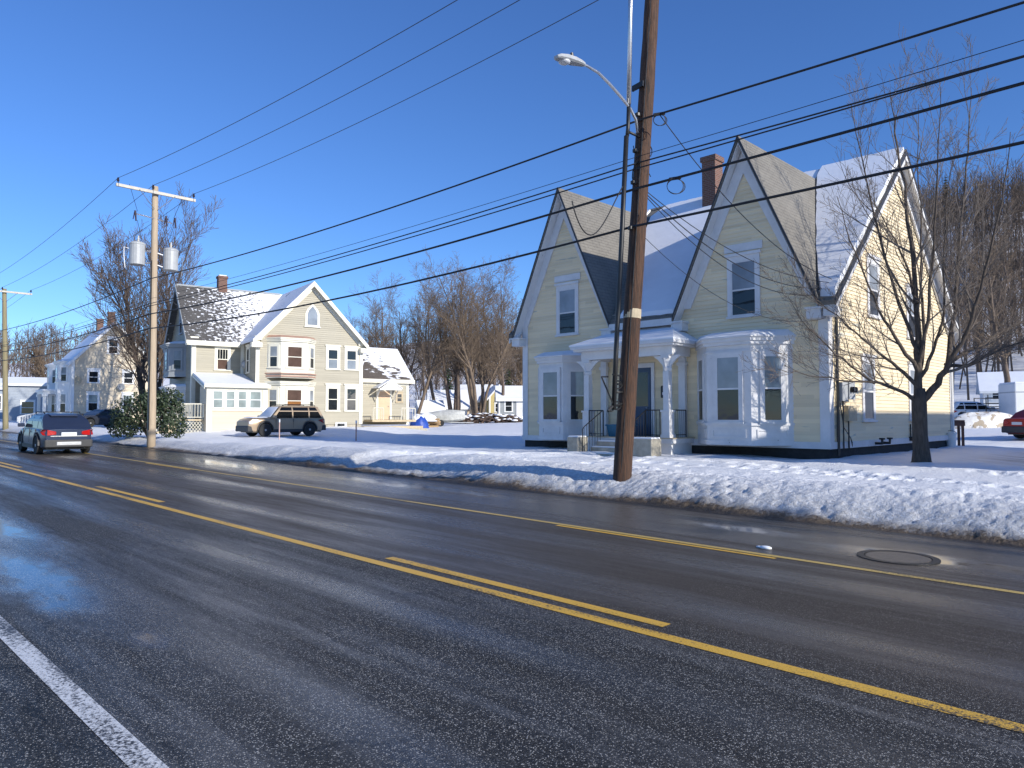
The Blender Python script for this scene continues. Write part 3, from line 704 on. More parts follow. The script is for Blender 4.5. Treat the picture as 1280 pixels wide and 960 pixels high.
# porch: floor, posts, roof, steps, railing, door
PX0, PX1, PY = -15.98, -12.35, 19.40
b = MB(); b.box(PX0, PX1, PY, YF - .02, .98, 1.12); b.box(PX0 + .1, PX1 - .1, PY + .12, YF - .03, .5, .98)
po = b.build('porch_floor', 'w_trim', YH)
b = MB(); b.box(PX0 - .02, PX1 + .02, PY - .03, YF - .03, 1.121, 1.15); b.build('porch_deck', 'deck_wood', po)
def post(x, y, half=False):
    b = MB(); w = .065
    b.box(x - .14, x + .14, y - .14, y + .14, 1.15, 1.95); b.box(x - .17, x + .17, y - .17, y + .17, 1.95, 2.01); b.box(x - .17, x + .17, y - .17, y + .17, 1.152, 1.25)
    b.box(x - .10, x + .10, y - .10, y + .10, 2.01, 3.22)
    b.lathe([(.14, 3.22), (.17, 3.30), (.12, 3.36), (.20, 3.62)], (x, y, 0), 4)
    b.box(x - .15, x + .15, y - .15, y + .15, 3.62, 3.72)
    for s in (-1, 1): b.prism([(x + s * .10, y - .03, 3.25), (x + s * .10, y - .03, 3.70), (x + s * .50, y - .03, 3.70), (x + s * .32, y - .03, 3.58), (x + s * .17, y - .03, 3.42)], (0, .06, 0))
    return b.build('porch_post', 'w_trim', YH)
post(-12.62, PY + .22); post(-15.76, PY + .22)
for x in (-12.72, -15.86):
    b = MB(); b.box(x - .12, x + .12, YF - .16, YF - .03, 1.15, 3.72); b.box(x - .16, x + .16, YF - .2, YF - .03, 3.45, 3.55); b.build('pilaster', 'w_trim', YH)
b = MB(); b.box(PX0 + .02, PX1 - .02, PY + .10, PY + .34, 3.72, 4.0); b.box(PX1 - .36, PX1 - .12, PY + .34, YF - .03, 3.72, 4.0); b.box(PX0 + .12, PX0 + .36, PY + .34, YF - .03, 3.72, 4.0)
b.box(PX0 - .15, PX1 + .15, PY - .12, YF - .03, 4.0, 4.07); b.box(PX0 - .22, PX1 + .22, PY - .20, YF - .035, 4.07, 4.17)
pr = b.build('porch_roof', 'w_trim', YH)
b = MB(); x0, x1, y0, y1 = PX0 - .3, PX1 + .2, PY - .18, YF - .04
b.add([(x0, y0, 4.175), (x1, y0, 4.175), (x1, y1, 4.175), (x0, y1, 4.175), (x0, y0, 4.225), (x1, y0, 4.225), (x1, y1, 4.225), (x0, y1, 4.225), (x0 + .95, y1, 4.80), (x1 - .95, y1, 4.80)],
      [(0, 1, 5, 4), (1, 2, 6, 5), (3, 0, 4, 7), (4, 5, 9, 8), (5, 6, 9), (7, 4, 8)])
b.build('porch_snow', 'snow', pr, fix=True)
# door with frame and storm door glass
b = MB(); WF.box(b, 4.85, 4.97, .002, .07, 1.15, 3.45); WF.box(b, 5.93, 6.05, .002, .07, 1.15, 3.45); WF.box(b, 4.85, 6.05, .002, .07, 3.45, 3.60)
do = b.build('door_frame', 'w_trim', YH)
b = MB(); WF.box(b, 4.97, 5.93, .004, .045, 1.15, 3.45); WF.box(b, 5.02, 5.10, .045, .06, 1.2, 3.40); WF.box(b, 5.80, 5.88, .045, .06, 1.2, 3.40); WF.box(b, 5.10, 5.80, .045, .06, 2.05, 2.15); WF.box(b, 5.10, 5.80, .045, .06, 3.30, 3.40); WF.box(b, 5.10, 5.80, .045, .06, 1.2, 1.32)
dr = b.build('door', 'blue_door', do)
b = MB(); WF.box(b, 5.10, 5.80, .046, .052, 2.15, 3.30); b.build('pane', 'glass', dr)
b = MB(); b.ball(WF.p(5.76, .085, 2.10), .035, 8); b.build('handle', 'alu', dr)
b = MB(); WF.box(b, 6.36, 6.64, .02, .15, 2.42, 2.76); b.tube([WF.p(6.36, .085, 2.76), WF.p(6.64, .085, 2.76)], .066, 10); b.build('mailbox', 'black_metal', YH)
b = MB(); WF.box(b, 6.42, 6.58, .15, .156, 2.52, 2.60); b.build('number_plate', 'w_trim', YH)
# iron railing
def railing(name, pts, par, h=.86, mt='black_metal', gap=.115):
    b = MB()
    for i in range(len(pts) - 1):
        A, B_ = Vector(pts[i]), Vector(pts[i + 1]); L = (B_ - A).length; k = max(1, int(L / gap)); up = Vector((0, 0, h))
        b.tube([A + up, B_ + up], .018, 5); b.tube([A + up * .10, B_ + up * .10], .013, 5)
        for j in range(k + 1):
            q = A.lerp(B_, j / k); b.tube([q, q + up], .024 if j in (0, k) else .0105, 4)
    return b.build(name, mt, par)
railing('railing', [(-15.6, PY + .06, 1.15), (-15.0, PY + .06, 1.15)], YH); railing('railing', [(-12.55, PY + .45, 1.15), (-12.55, YF - .2, 1.15)], YH)
railing('railing', [(-13.35, PY + .06, 1.15), (-12.8, PY + .06, 1.15)], YH)
for x in (-15.0, -13.3):
    b = MB(); A = Vector((x, PY + .03, 1.15)); B_ = Vector((x, PY - .95, .62))
    b.tube([A + Vector((0, 0, .86)), B_ + Vector((0, 0, .86)), B_ + Vector((0, -.08, .78)), B_ + Vector((0, -.08, 0))], .017, 5)
    for j in range(8): q = A.lerp(B_, j / 7); b.tube([q + Vector((0, 0, -.12)), q + Vector((0, 0, .86))], .0105, 4)
    b.build('handrail', 'black_metal', YH)
b = MB()
for k in range(3): b.box(-15.0, -13.25, PY - .30 * (k + 1) - .02, PY - .30 * k - .035, .2, 1.0 - .18 * k)
b.build('steps', 'concrete', YH)
b = MB()
for k in range(3): b.box(-14.95, -13.3, PY - .30 * (k + 1), PY - .30 * k - .05, 1.0 - .18 * k, 1.035 - .18 * k)
b.build('step_snow', 'snow', YH)
for x0, x1 in ((-15.55, -15.10), (-13.15, -12.30)):
    b = MB(); b.box(x0, x1, PY - 1.15, PY - .62, .2, 1.14); o = b.build('step_block', 'concrete', YH, bevel=.03)
    b = MB(); b.box(x0 + .02, x1 - .02, PY - 1.12, PY - .66, 1.14, 1.19); b.build('block_snow', 'snow', o, bevel=.02)
t = MB(); t.add([(-14.9, 19.62, 1.152), (-14.2, 19.62, 1.152), (-14.2, 20.05, 1.152), (-14.9, 20.05, 1.152), (-14.96, 19.56, 1.50), (-14.14, 19.56, 1.50), (-14.14, 20.11, 1.50), (-14.96, 20.11, 1.50)], [(0, 3, 2, 1), (0, 1, 5, 4), (1, 2, 6, 5), (2, 3, 7, 6), (3, 0, 4, 7)])
t.box(-14.99, -14.11, 19.53, 20.14, 1.50, 1.55)
tag(t.build('storage_bin', 'blue_plastic', None, bevel=.01), 'blue plastic storage bin on the yellow house porch behind the iron railing', 'bin')
# meters, conduits and pipes on the sunlit wall
b = MB(); WRt.box(b, .55, .95, .02, .17, 2.25, 2.78); WRt.box(b, 1.0, 1.45, .02, .19, 2.30, 2.82); WRt.box(b, .62, .9, .17, .175, 2.3, 2.7)
mb_ = b.build('meter_box', 'grey_metal', YH, bevel=.015)
b = MB()
for u in (1.13, 1.32): b.lathe([(.085, 0), (.085, .08), (.06, .11)], WRt.p(u, .19, 2.58), 12, 'X')
b.build('meter', 'car_glass', mb_)
b = MB(); WRt.box(b, 1.0, 1.65, .02, .16, 1.68, 2.12); WRt.box(b, 1.05, 1.3, .16, .165, 1.73, 2.07); b.build('junction_box', 'deck_wood', YH, bevel=.01)
b = MB(); z0 = .85
for u, r in ((.42, .028), (.52, .02)): b.tube([WRt.p(u, .07, .7), WRt.p(u, .07, 5.5), WRt.p(u, .14, 5.62)], r, 6)
b.tube([WRt.p(1.2, .08, .9), WRt.p(1.2, .08, 1.68)], .022, 6); b.tube([WRt.p(.78, .09, .9), WRt.p(.78, .09, 2.25)], .022, 6)
for k in range(3): b.tube([WRt.p(.55 + .02 * k, .1, 2.2 - .1 * k), WRt.p(.62, .16, 1.5), WRt.p(1.0, .2, 1.2), WRt.p(1.3, .14, .95 + .05 * k)], .012, 5)
b.build('conduit', 'black_metal', YH)
b = MB()
for u in (3.4, 4.1): b.tube([WRt.p(u, .02, .98), WRt.p(u, .26, .98), WRt.p(u, .26, 1.13)], .045, 7); b.lathe([(.09, 0), (.09, .05)], WRt.p(u, .26, 1.10), 10)
b.tube([WRt.p(6.9, .05, 1.0), WRt.p(6.9, .05, 1.55)], .025, 6); WRt.box(b, 6.7, 7.25, .04, .16, .98, 1.12)
b.build('vent_pipe', 'black_metal', YH)
b = MB(); b.tube([WRt.p(LD - .1, .08, .75), WRt.p(LD - .1, .08, 4.9), WRt.p(LD - .1, .3, 5.15)], .045, 6); b.build('downspout', 'white', YH)
# ------------------------------------------------------------------ the tan house, set back from the road
A2 = R_(79.8); O2 = at_d(452, 521, 52); E1 = Vector((math.cos(A2), math.sin(A2), 0)); N2 = Vector((E1.y, -E1.x, 0))
G2 = 1.0
TH = thing('tan_house', 'tan two storey house with cream trim, stacked bays and patchy snow on its roof', 'house', (O2.x, O2.y, G2), A2, off=(0, 0, G2))
# local: x to the right along the lit gable face, y back, z absolute
g0, e0, pk, ws = 1.30, 7.15, 11.0, 2.8
WA = Wall((-7.4, 0), (1, 0)); WBr = Wall((0, 0), (0, 1)); WC = Wall((-10.7, ws), (1, 0)); WD = Wall((-7.4, ws), (0, -1))
WE = Wall((-10.7, ws + 7.2), (0, -1)); WBk = Wall((0, ws + 7.2), (-1, 0))
b = MB()
clapboard(b, WA, [(0, g0), (7.4, g0), (7.4, e0), (3.7, pk - .12), (0, e0)], .14)
clapboard(b, WBr, [(0, g0), (10, g0), (10, e0), (0, e0)], .14)
clapboard(b, WC, [(0, g0), (3.3, g0), (3.3, e0), (0, e0)], .14); clapboard(b, WD, [(0, g0), (ws, g0), (ws, e0), (0, e0)], .14)
clapboard(b, WE, [(0, g0), (7.2, g0), (7.2, e0), (3.6, pk - .2), (0, e0)], .14); clapboard(b, WBk, [(0, g0), (10.7, g0), (10.7, e0), (0, e0)], .14)
b.build('wall', 'tan_siding', TH)
b = MB(); b.box(-7.36, -.04, .04, 12, .2, g0); b.box(-10.66, -.1, ws + .04, ws + 7.16, .2, g0 - .002); b.build('foundation', 'concrete', TH)
for W, L in ((WA, 7.4), (WBr, 10), (WC, 3.3), (WE, 7.2)):
    b = MB()
    W.box(b, -.02, .22, .018, .05, g0, e0 - .25)
    if W is WA or W is WE: W.box(b, -.14, .34, .02, .18, e0 - .34, e0 - .08); b.build('corner_board', 'cream_trim', TH); b = MB()
    W.box(b, L - .22, L + .02, .018, .05, g0, e0 - .25)
    W.box(b, -.05, L + .05, .018, .06, e0 - .45, e0 - .08) if W is not WA and W is not WE else None
    for uu in ((L - .10,) if W is WA or W is WE else (.10, L - .10)): W.box(b, uu - .24, uu + .24, .02, .18, e0 - .34, e0 - .08)
    b.build('corner_board', 'cream_trim', TH)
# roofs: the wing's ridge runs back, the main ridge runs along the facade
s2 = (pk - e0) / 3.7
def rf(mb, pts): return mb.prism(pts, (0, 0, -.14))
b = MB(); o_ = .45; ef = e0 - .02; lowz = e0 - .32 * s2
YR = ws + 3.6                             # main ridge
mzr = pk + .02
for sg in (-1, 1):
    xe = -3.7 + sg * (3.7 + .32)
    yv = ws + .02 if sg < 0 else 12
    if sg < 0: rf(b, [(-3.7, -o_, pk), (xe, -o_, lowz), (xe, ws - .30, lowz), (-3.7, YR, pk)])
    else: rf(b, [(-3.7, -o_, pk), (xe, -o_, lowz), (xe, 8.5, lowz), (-3.7, 8.5, pk)])
b.build('wing_roof', 'snow_roof', TH)
b = MB()
for (ya, sg) in ((ws - .32, 1), (ws + 7.2 + .32, -1)):
    xr_low = -7.4 - .3 if sg > 0 else -1; xr_hi = -3.7 if sg > 0 else -1
    rf(b, [(-11.15, YR, mzr), (-11.15, ya, lowz), (xr_low, ya, lowz), (xr_hi, YR, mzr)])
tr = b.build('roof', 'patch_roof', TH)
b = MB(); b.box(-11.1, -3.9, YR - .12, YR + .12, mzr - .08, mzr + .03); b.build('ridge_cap', 'slate_siding', TH)
# rake boards and eaves
b = MB()
for sg in (-1, 1):
    b.pped((-3.7, -o_ - .012, pk - .05), (sg * 4.02, 0, lowz - pk), (0, .05, 0), (0, 0, -.30))
    b.pped((-3.7, -o_ + .04, pk - .16), (sg * 4.02, 0, lowz - pk), (0, o_ - .06, 0), (0, 0, -.04))
    b.pped((-3.7, -.06, pk - .20), (sg * 3.9, 0, (lowz - pk) * .97), (0, .038, 0), (0, 0, -.40))
    b.box(-3.7 + sg * 3.75 - .34, -3.7 + sg * 3.75 + .34, -o_ + .02, -.0, lowz - .50, lowz - .20)
b.build('rake_trim', 'cream_trim', TH); b = MB()
b.box(-11.1, -7.75, ws - .36, ws - .02, lowz - .32, lowz - .14); b.box(-11.15, -7.75, ws - .40, ws - .36, lowz - .24, lowz - .02)
b.build('eave_trim', 'cream_trim', TH); b = MB()
b.box(.02, .33, -.3, 8.4, lowz - .26, lowz - .15)
b.build('eave_trim', 'cream_trim', TH)
b = MB()
for sg in (-1, 1): b.pped((-11.19, YR, mzr), (0, sg * -3.92 if sg > 0 else 3.92, lowz - mzr), (.05, 0, 0), (0, 0, -.34))
b.build('rake_board', 'slate_siding', TH)
b = MB(); b.box(-8.35, -7.75, YR - .28, YR + .28, 10.6, 11.75); b.box(-8.40, -7.70, YR - .33, YR + .33, 11.75, 11.9); ch = b.build('chimney', 'brick', TH)
b = MB(); b.box(-8.3, -7.8, YR - .22, YR + .22, 11.9, 11.98); b.build('chimney_snow', 'snow', ch)
# windows of the gable face
for (u0, u1, z0, z1) in ((-2.52, -1.82, 5.10, 6.45), (-1.16, -.46, 5.10, 6.45), (-2.50, -1.80, 2.22, 3.78), (-1.14, -.44, 2.22, 3.78)):
    window(TH, WA, u0 + 7.4, u1 + 7.4, z0, z1, cas=.17, trim='cream_trim', up='glass', lo='glass_sky_tint' if z0 > 4 else 'glass', head=.10)
# arched attic window
b = MB(); cu, zz = -3.66, 7.95
fr = [(-.50, 0), (.50, 0), (.50, .85), (.36, 1.18), (0, 1.55), (-.36, 1.18), (-.50, .85)]; gl = [(u * .70, .10 + z * .83) for u, z in fr]
b.prism([WA.p(cu + 7.4 + u, .06, zz + z) for u, z in fr], WA.n * -.055); WA.box(b, cu + 7.4 - .58, cu + 7.4 + .58, .006, .11, zz - .07, zz)
o = b.build('attic_window', 'cream_trim', TH)
b = MB(); b.prism([WA.p(cu + 7.4 + u, .07, zz + z) for u, z in gl], WA.n * -.012); b.build('pane', 'glass_sky_tint', o)
# the two-storey bay
b1 = bay(TH, WA, .70, 3.95, .70, .72, 4.35, 6.85, 'cream_trim', {'wide': .98, (0, 0): ('glass_brown', 'glass_brown')}, [(5.05, 6.45)], roof='rust_trim', panels=False, cornice=.16)
b2 = bay(TH, WA, .70, 3.95, .70, .72, g0 - .1, 3.98, 'cream_trim', {'wide': .98, (0, 0): ('glass_brown', 'glass_amber')}, [(2.1, 3.60)], roof='rust_trim', panels=True, cornice=.16, snow=False)
b = MB(); pl = [(.58, .02), (1.36, .86), (3.29, .86), (4.07, .02)]; b.prism([WA.p(u, n, 4.62) for u, n in pl], (0, 0, .07)); b.prism([WA.p(u * .97 + .07, n * .97, 4.42) for u, n in pl], (0, 0, .10)); b.build('bay_band', 'rust_trim', TH)
# recessed facade: window, return wall window, road-facing gable with its bay
window(TH, WC, 1.55, 2.25, 4.95, 6.35, cas=.17, trim='cream_trim', up='glass', lo='glass_brown', bars=3, head=.1)
b = MB(); WC.box(b, .05, 2.55, .02, .05, 4.55, 4.68); b.build('belt_board', 'rust_trim', TH)
window(TH, WD, .85, 1.35, 4.75, 6.35, cas=.15, trim='cream_trim', up='glass', lo='glass', head=.1)
bay(TH, WE, 2.0, 5.4, .95, .75, 4.5, 6.6, 'slate_siding', None, [(5.0, 6.3)], panels=False, cornice=.2)
bay(TH, WE, 2.0, 5.4, .95, .75, g0 - .2, 3.7, 'w_trim', None, [(2.0, 3.4)], panels=False, cornice=.2)
window(TH, WE, 3.2, 4.0, 7.6, 9.2, cas=.15, trim='grey_siding', head=.1)
# enclosed sun porch in front of the recess
P0, P1, PF = -10.45, -6.75, -.35
WP = Wall((P0, PF), (1, 0)); WPl = Wall((P0, ws), (0, -1)); WPr = Wall((P1, PF), (0, 1))
b = MB(); L = P1 - P0
clapboard(b, WP, [(0, .85), (L, .85), (L, 3.75), (0, 3.75)], .14); clapboard(b, WPr, [(0, .85), (.34, .85), (.34, 3.75), (0, 3.75)], .14); clapboard(b, WPl, [(1.3, .85), (ws - PF, .85), (ws - PF, 3.75), (1.3, 3.75)], .14)
sp = b.build('sun_porch', 'cream_siding', TH)
b = MB(); WP.box(b, -.03, .30, .018, .06, .85, 3.7); WP.box(b, L - .3, L + .03, .018, .06, .85, 3.7); WP.box(b, .3, L - .3, .018, .06, 3.50, 3.75); WP.box(b, .3, L - .3, .018, .09, 2.18, 2.28)
for u in (1.05, 1.78, 2.50): WP.box(b, u - .05, u + .05, .018, .06, 2.28, 3.5)
b.build('porch_trim', 'cream_trim', sp)
for k, (u0, u1) in enumerate(((.32, .98), (1.10, 1.72), (1.84, 2.44), (2.56, 3.36))):
    window(sp, WP, u0 + .04, u1 - .04, 2.34, 3.44, cas=.035, trim='white', up='glass_pale', lo='glass_pale', cap=False, sill=False, proud=.05)
b = MB(); rf(b, [(P0 - .2, PF - .25, 3.86), (P1 + .15, PF - .25, 3.86), (-7.40, ws - .02, 4.72), (P0 - .2, ws - .02, 4.72)]); b.build('porch_roof', 'snow', sp)
b = MB(); b.box(P0 - .22, P1 + .17, PF - .30, PF - .255, 3.64, 3.86); b.pped((P0 - .23, PF - .25, 3.70), (0, ws - PF + .2, .86), (.05, 0, 0), (0, 0, -.16)); b.build('fascia', 'cream_trim', sp)
# side stair with railing and lattice
b = MB(); b.box(P0 - 1.6, P0 - .05, .2, 1.5, 1.55, 1.65)
for k in range(4): b.box(P0 - 1.6 - .28 * (k + 1), P0 - 1.6 - .28 * k - .01, .3, 1.4, .6, 1.50 - .2 * k)
st = b.build('side_stair', 'deck_wood', TH)
b = MB()
for y in (.2, 1.45):
    A, B_ = Vector((P0 - .05, y, 1.65)), Vector((P0 - 1.6, y, 1.65)); C_ = Vector((P0 - 2.75, y, .85))
    for (p, q) in ((A, B_), (B_, C_)):
        k = int((q - p).length / .16); b.tube([p + Vector((0, 0, .95)), q + Vector((0, 0, .95))], .04, 4); b.tube([p + Vector((0, 0, .12)), q + Vector((0, 0, .12))], .03, 4)
        for j in range(k + 1): r = p.lerp(q, j / k); b.tube([r + Vector((0, 0, .1)), r + Vector((0, 0, .95))], .05 if j in (0, k) else .02, 4)
b.build('stair_railing', 'cream_trim', st)
b = MB()
for k in range(9):
    x = P0 - 1.6 + k * .19; b.tube([(x, .17, .8), (min(P0 - .05, x + .55), .17, .8 + min(.7, (P0 - .05 - x) * 1.3))], .018, 4); b.tube([(x, .165, 1.5), (min(P0 - .05, x + .55), .165, 1.5 - min(.7, (P0 - .05 - x) * 1.3))], .018, 4)
b.build('lattice', 'cream_trim', st)
b = MB(); c = WC.p(3.35, .3, 5.35)
b.lathe([(.02, -.06), (.22, -.03), (.30, .05), (.28, .05), (.18, 0), (.02, -.02)], c, 14, 'Y'); b.tube([c, c + Vector((0, -.3, .05))], .015, 5); b.tube([c, c + Vector((0, .3, -.25))], .02, 5); b.build('satellite_dish', 'grey_metal', TH, smooth=True)
# the low ell with the back door
WL = Wall((0, ws + .4), (1, 0)); WLr = Wall((5.3, ws + .4), (0, 1)); el = 5.3; ez = 4.75; ey = ws + .4
b = MB(); clapboard(b, WL, [(0, g0 - .1), (el, g0 - .1), (el, ez), (0, ez)], .14); clapboard(b, WLr, [(0, g0 - .1), (5.4, g0 - .1), (5.4, ez), (2.7, 7.3), (0, ez)], .14)
ELL = b.build('ell', 'tan_siding', TH)
b = MB(); er = 7.35; rf(b, [(.03, ey - .35, ez - .1), (el + .35, ey - .35, ez - .1), (el + .35, ey + 2.7, er), (.03, ey + 2.7, er)]); rf(b, [(.03, ey + 5.75, ez - .1), (el + .35, ey + 5.75, ez - .1), (el + .35, ey + 2.7, er), (.03, ey + 2.7, er)]); b.build('ell_roof', 'ell_roof', ELL)
b = MB(); b.box(.04, el + .37, ey - .39, ey - .35, ez - .36, ez - .08); b.box(.04, el + .3, ey - .34, ey - .02, ez - .34, ez - .28); WL.box(b, el - .2, el + .02, .018, .05, g0 - .1, ez - .3); WL.box(b, .02, el - .2, .018, .05, ez - .55, ez - .3)
b.pped((el + .36, ey - .35, ez - .12), (0, 3.05, er - ez + .1), (-.05, 0, 0), (0, 0, -.25)); b.build('ell_trim', 'cream_trim', ELL)
window(ELL, WL, .62, 1.28, 2.25, 3.55, cas=.15, trim='cream_trim', up='glass', lo='glass', head=.08)
window(ELL, WL, 4.30, 4.72, 2.95, 3.60, cas=.09, trim='deck_wood', up='glass', lo='glass', head=.05)
b = MB(); WL.box(b, 2.55, 2.72, .018, .07, g0 + .3, 3.75); WL.box(b, 3.68, 3.85, .018, .07, g0 + .3, 3.75); WL.box(b, 2.55, 3.85, .018, .07, 3.75, 3.92); df = b.build('door_frame', 'cream_trim', ELL)
b = MB(); WL.box(b, 2.72, 3.68, .018, .05, g0 + .3, 3.75)
for zc in (1.9, 2.8): WL.box(b, 2.84, 3.56, .05, .06, zc, zc + .7)
d_ = b.build('door', mat('pale_peach_door', (.62, .44, .28), .5, .06, 2), df)
b = MB(); b.ball(WL.p(3.56, .09, 2.6), .04, 8); b.build('handle', 'alu', d_)
b = MB()                                             # gabled hood on brackets
for sg in (-1, 1): b.prism([WL.p(3.2, .02, 4.62), WL.p(3.2 + sg * 1.0, .02, 4.0), WL.p(3.2 + sg * 1.0, 1.2, 4.0), WL.p(3.2, 1.2, 4.62)], (0, 0, -.07))
hd = b.build('door_hood', 'snow', ELL)
b = MB(); b.prism([WL.p(2.35, 1.21, 3.92), WL.p(4.05, 1.21, 3.92), WL.p(3.2, 1.21, 4.52)], WL.n * .04); WL.box(b, 2.3, 4.1, 1.18, 1.25, 3.82, 3.92)
for u in (2.45, 3.95): b.tube([WL.p(u, .05, 2.95), WL.p(u, .95, 3.85)], .05, 4)
b.build('hood_trim', 'white', hd)
b = MB(); WL.box(b, 1.6, 5.2, .02, 1.5, g0 + .12, g0 + .28); WL.box(b, .3, 5.0, 1.5, 3.0, .85, 1.12); dk = b.build('deck', 'deck_wood', ELL)
for nm, (a, c) in (('deck_rail', (1.7, 2.5)), ('deck_rail', (4.0, 5.15))):
    b = MB(); k = 5
    b.tube([WL.p(a, 1.45, g0 + 1.15), WL.p(c, 1.45, g0 + 1.15)], .035, 4)
    for j in range(k + 1): u = a + (c - a) * j / k; b.tube([WL.p(u, 1.45, g0 + .28), WL.p(u, 1.45, g0 + 1.15)], .045 if j in (0, k) else .02, 4)
    b.build(nm, 'cream_trim', dk)
b = MB(); WL.box(b, -.25, .75, 3.0, 3.4, .55, 1.02); WL.box(b, .75, 5.2, 3.02, 3.3, .55, .95); b.build('timber_kerb', 'concrete', TH)
b = MB(); WA.box(b, 5.45, 6.25, .02, .07, 1.05, 1.42); o = b.build('basement_window', 'white', TH)
b = MB(); WA.box(b, 5.58, 6.12, .06, .075, 1.14, 1.34); b.build('pane', 'glass', o)

# ------------------------------------------------------------------ the cream house further left
A3 = R_(84); O3 = at_d(88, 521, 70)
CH = thing('cream_house', 'cream clapboard house with snowy roof and blue shaded porch front behind the dark blue SUV', 'house', (O3.x, O3.y, 1.0), A3, off=(0, 0, 1.0))
D3 = 10.5; z3, e3, p3 = 1.2, 7.3, 11.2
Wa = Wall((0, 0), (1, 0)); Wr = Wall((7.2, 0), (0, 1)); Wl = Wall((0, D3), (0, -1)); Wb = Wall((7.2, D3), (-1, 0))
b = MB(); gp = [(0, z3), (7.2, z3), (7.2, e3), (3.6, p3 - .15), (0, e3)]
clapboard(b, Wa, gp, .16); b.build('wall', 'cream_siding', CH); b = MB(); clapboard(b, Wb, gp, .16)
b.build('wall', 'cream_siding', CH)
b = MB(); clapboard(b, Wl, [(0, z3), (D3, z3), (D3, e3), (0, e3)], .16); clapboard(b, Wr, [(0, z3), (D3, z3), (D3, e3), (0, e3)], .16); b.build('side_wall', 'white', CH)
b = MB(); b.box(.05, 7.15, .05, D3 - .05, .2, z3); b.build('foundation', 'stone_dark', CH)
b = MB(); sr = (p3 - e3) / 3.6
for sg in (-1, 1): rf(b, [(3.6, -.4, p3), (3.6 + sg * 4.0, -.4, p3 - 4 * sr), (3.6 + sg * 4.0, D3 + .4, p3 - 4 * sr), (3.6, D3 + .4, p3)])
r3 = b.build('roof', 'snow', CH)
b = MB()
for sg in (-1, 1): b.pped((3.6, -.42, p3 - .03), (sg * 4.0, 0, -4 * sr), (0, .05, 0), (0, 0, -.30)); b.pped((3.6, -.36, p3 - .15), (sg * 4.0, 0, -4 * sr), (0, .34, 0), (0, 0, -.04))
Wa.box(b, -.02, .24, .02, .05, z3, e3 - .1); Wa.box(b, 6.96, 7.22, .02, .05, z3, e3 - .1); Wl.box(b, D3 - .24, D3 + .02, .02, .05, z3, e3 - .1); Wl.box(b, 0, D3, .02, .06, e3 - .45, e3 - .1)
b.build('trim', 'white', CH)
for (y, h) in ((1.8, 1.0), (7.5, .9)):
    b = MB(); b.box(3.3, 3.9, y - .3, y + .3, p3 - .4, p3 + h); b.box(3.25, 3.95, y - .35, y + .35, p3 + h, p3 + h + .12); b.build('chimney', 'brick', CH)
for (u, z) in ((1.85, 2.35), (1.85, 5.1), (4.9, 2.35), (4.9, 5.1)): window(CH, Wa, u - .4, u + .4, z, z + 1.6 if z < 4 else z + 1.1, cas=.16, trim='white', up='glass_pale' if z < 4 else 'glass', lo='glass', head=.1)
window(CH, Wa, 3.1, 3.9, 8.0, 9.4, cas=.16, trim='white', up='glass', lo='glass', head=.1)
bay(CH, Wl, 6.6, 9.6, .9, .7, z3, 7.0, 'white', None, [(2.2, 4.0), (5.2, 6.6)], panels=False, cornice=.2)
bay(CH, Wl, 1.2, 4.0, .9, .7, z3, 7.0, 'white', None, [(2.2, 4.0), (5.2, 6.6)], panels=False, cornice=.2)
b = MB(); Wl.box(b, 3.0, 7.2, .05, 1.9, 4.05, 4.25); Wl.box(b, 2.9, 7.3, .05, 2.0, 4.25, 4.35); pr = b.build('porch_roof', 'white', CH)
b = MB(); b.prism([Wl.p(2.9, .03, 4.36), Wl.p(7.3, .03, 4.36), Wl.p(7.3, 2.0, 4.36), Wl.p(2.9, 2.0, 4.36)], (0, 0, .12)); b.build('porch_snow', 'snow', pr)
for u in (3.2, 7.0):
    b = MB(); Wl.box(b, u - .13, u + .13, 1.6, 1.86, 1.3, 4.05); Wl.box(b, u - .3, u + .3, 1.45, 1.95, 3.8, 4.05); b.build('porch_post', 'white', CH)
b = MB(); Wl.box(b, 3.0, 7.2, .05, 1.9, 1.1, 1.3)
for k in range(3): Wl.box(b, 4.6, 6.0, 1.9 + .3 * k, 2.2 + .3 * k - .01, .7, 1.2 - .15 * k)
b.build('porch_floor', 'white', CH)
b = MB()
for (u0, n0, zz0, u1, n1, zz1) in ((6.0, 1.85, 1.3, 6.0, 3.6, .85), (4.6, 1.85, 1.3, 4.6, 3.6, .85), (3.2, 1.75, 1.3, 4.6, 1.75, 1.3), (6.0, 1.75, 1.3, 7.0, 1.75, 1.3)):
    p, q = Wl.p(u0, n0, zz0), Wl.p(u1, n1, zz1); b.tube([p + Vector((0, 0, .95)), q + Vector((0, 0, .95))], .05, 4)
    for j in range(9): r = p.lerp(q, j / 8); b.tube([r, r + Vector((0, 0, .95))], .07 if j in (0, 8) else .03, 4)
b.build('porch_railing', 'white', CH)
b = MB(); Wl.box(b, 4.8, 5.8, .02, .08, 1.3, 3.5); b.build('door', 'slate_siding', CH)
for (u, z) in ((.5, 5.3), (4.2, 4.75), (5.0, 3.0)):
    b = MB(); c = Wa.p(u, .35, z); b.lathe([(.02, .06), (.26, .03), (.34, -.05), (.31, -.05), (.2, .01), (.02, .03)], c, 14, 'Y'); b.tube([c, Wa.p(u, .02, z - .3)], .03, 5); b.tube([c, c + Vector((0, -.35, .02))], .015, 5); b.build('satellite_dish', 'deck_wood' if u < 1 else 'slate_siding', CH, smooth=True)

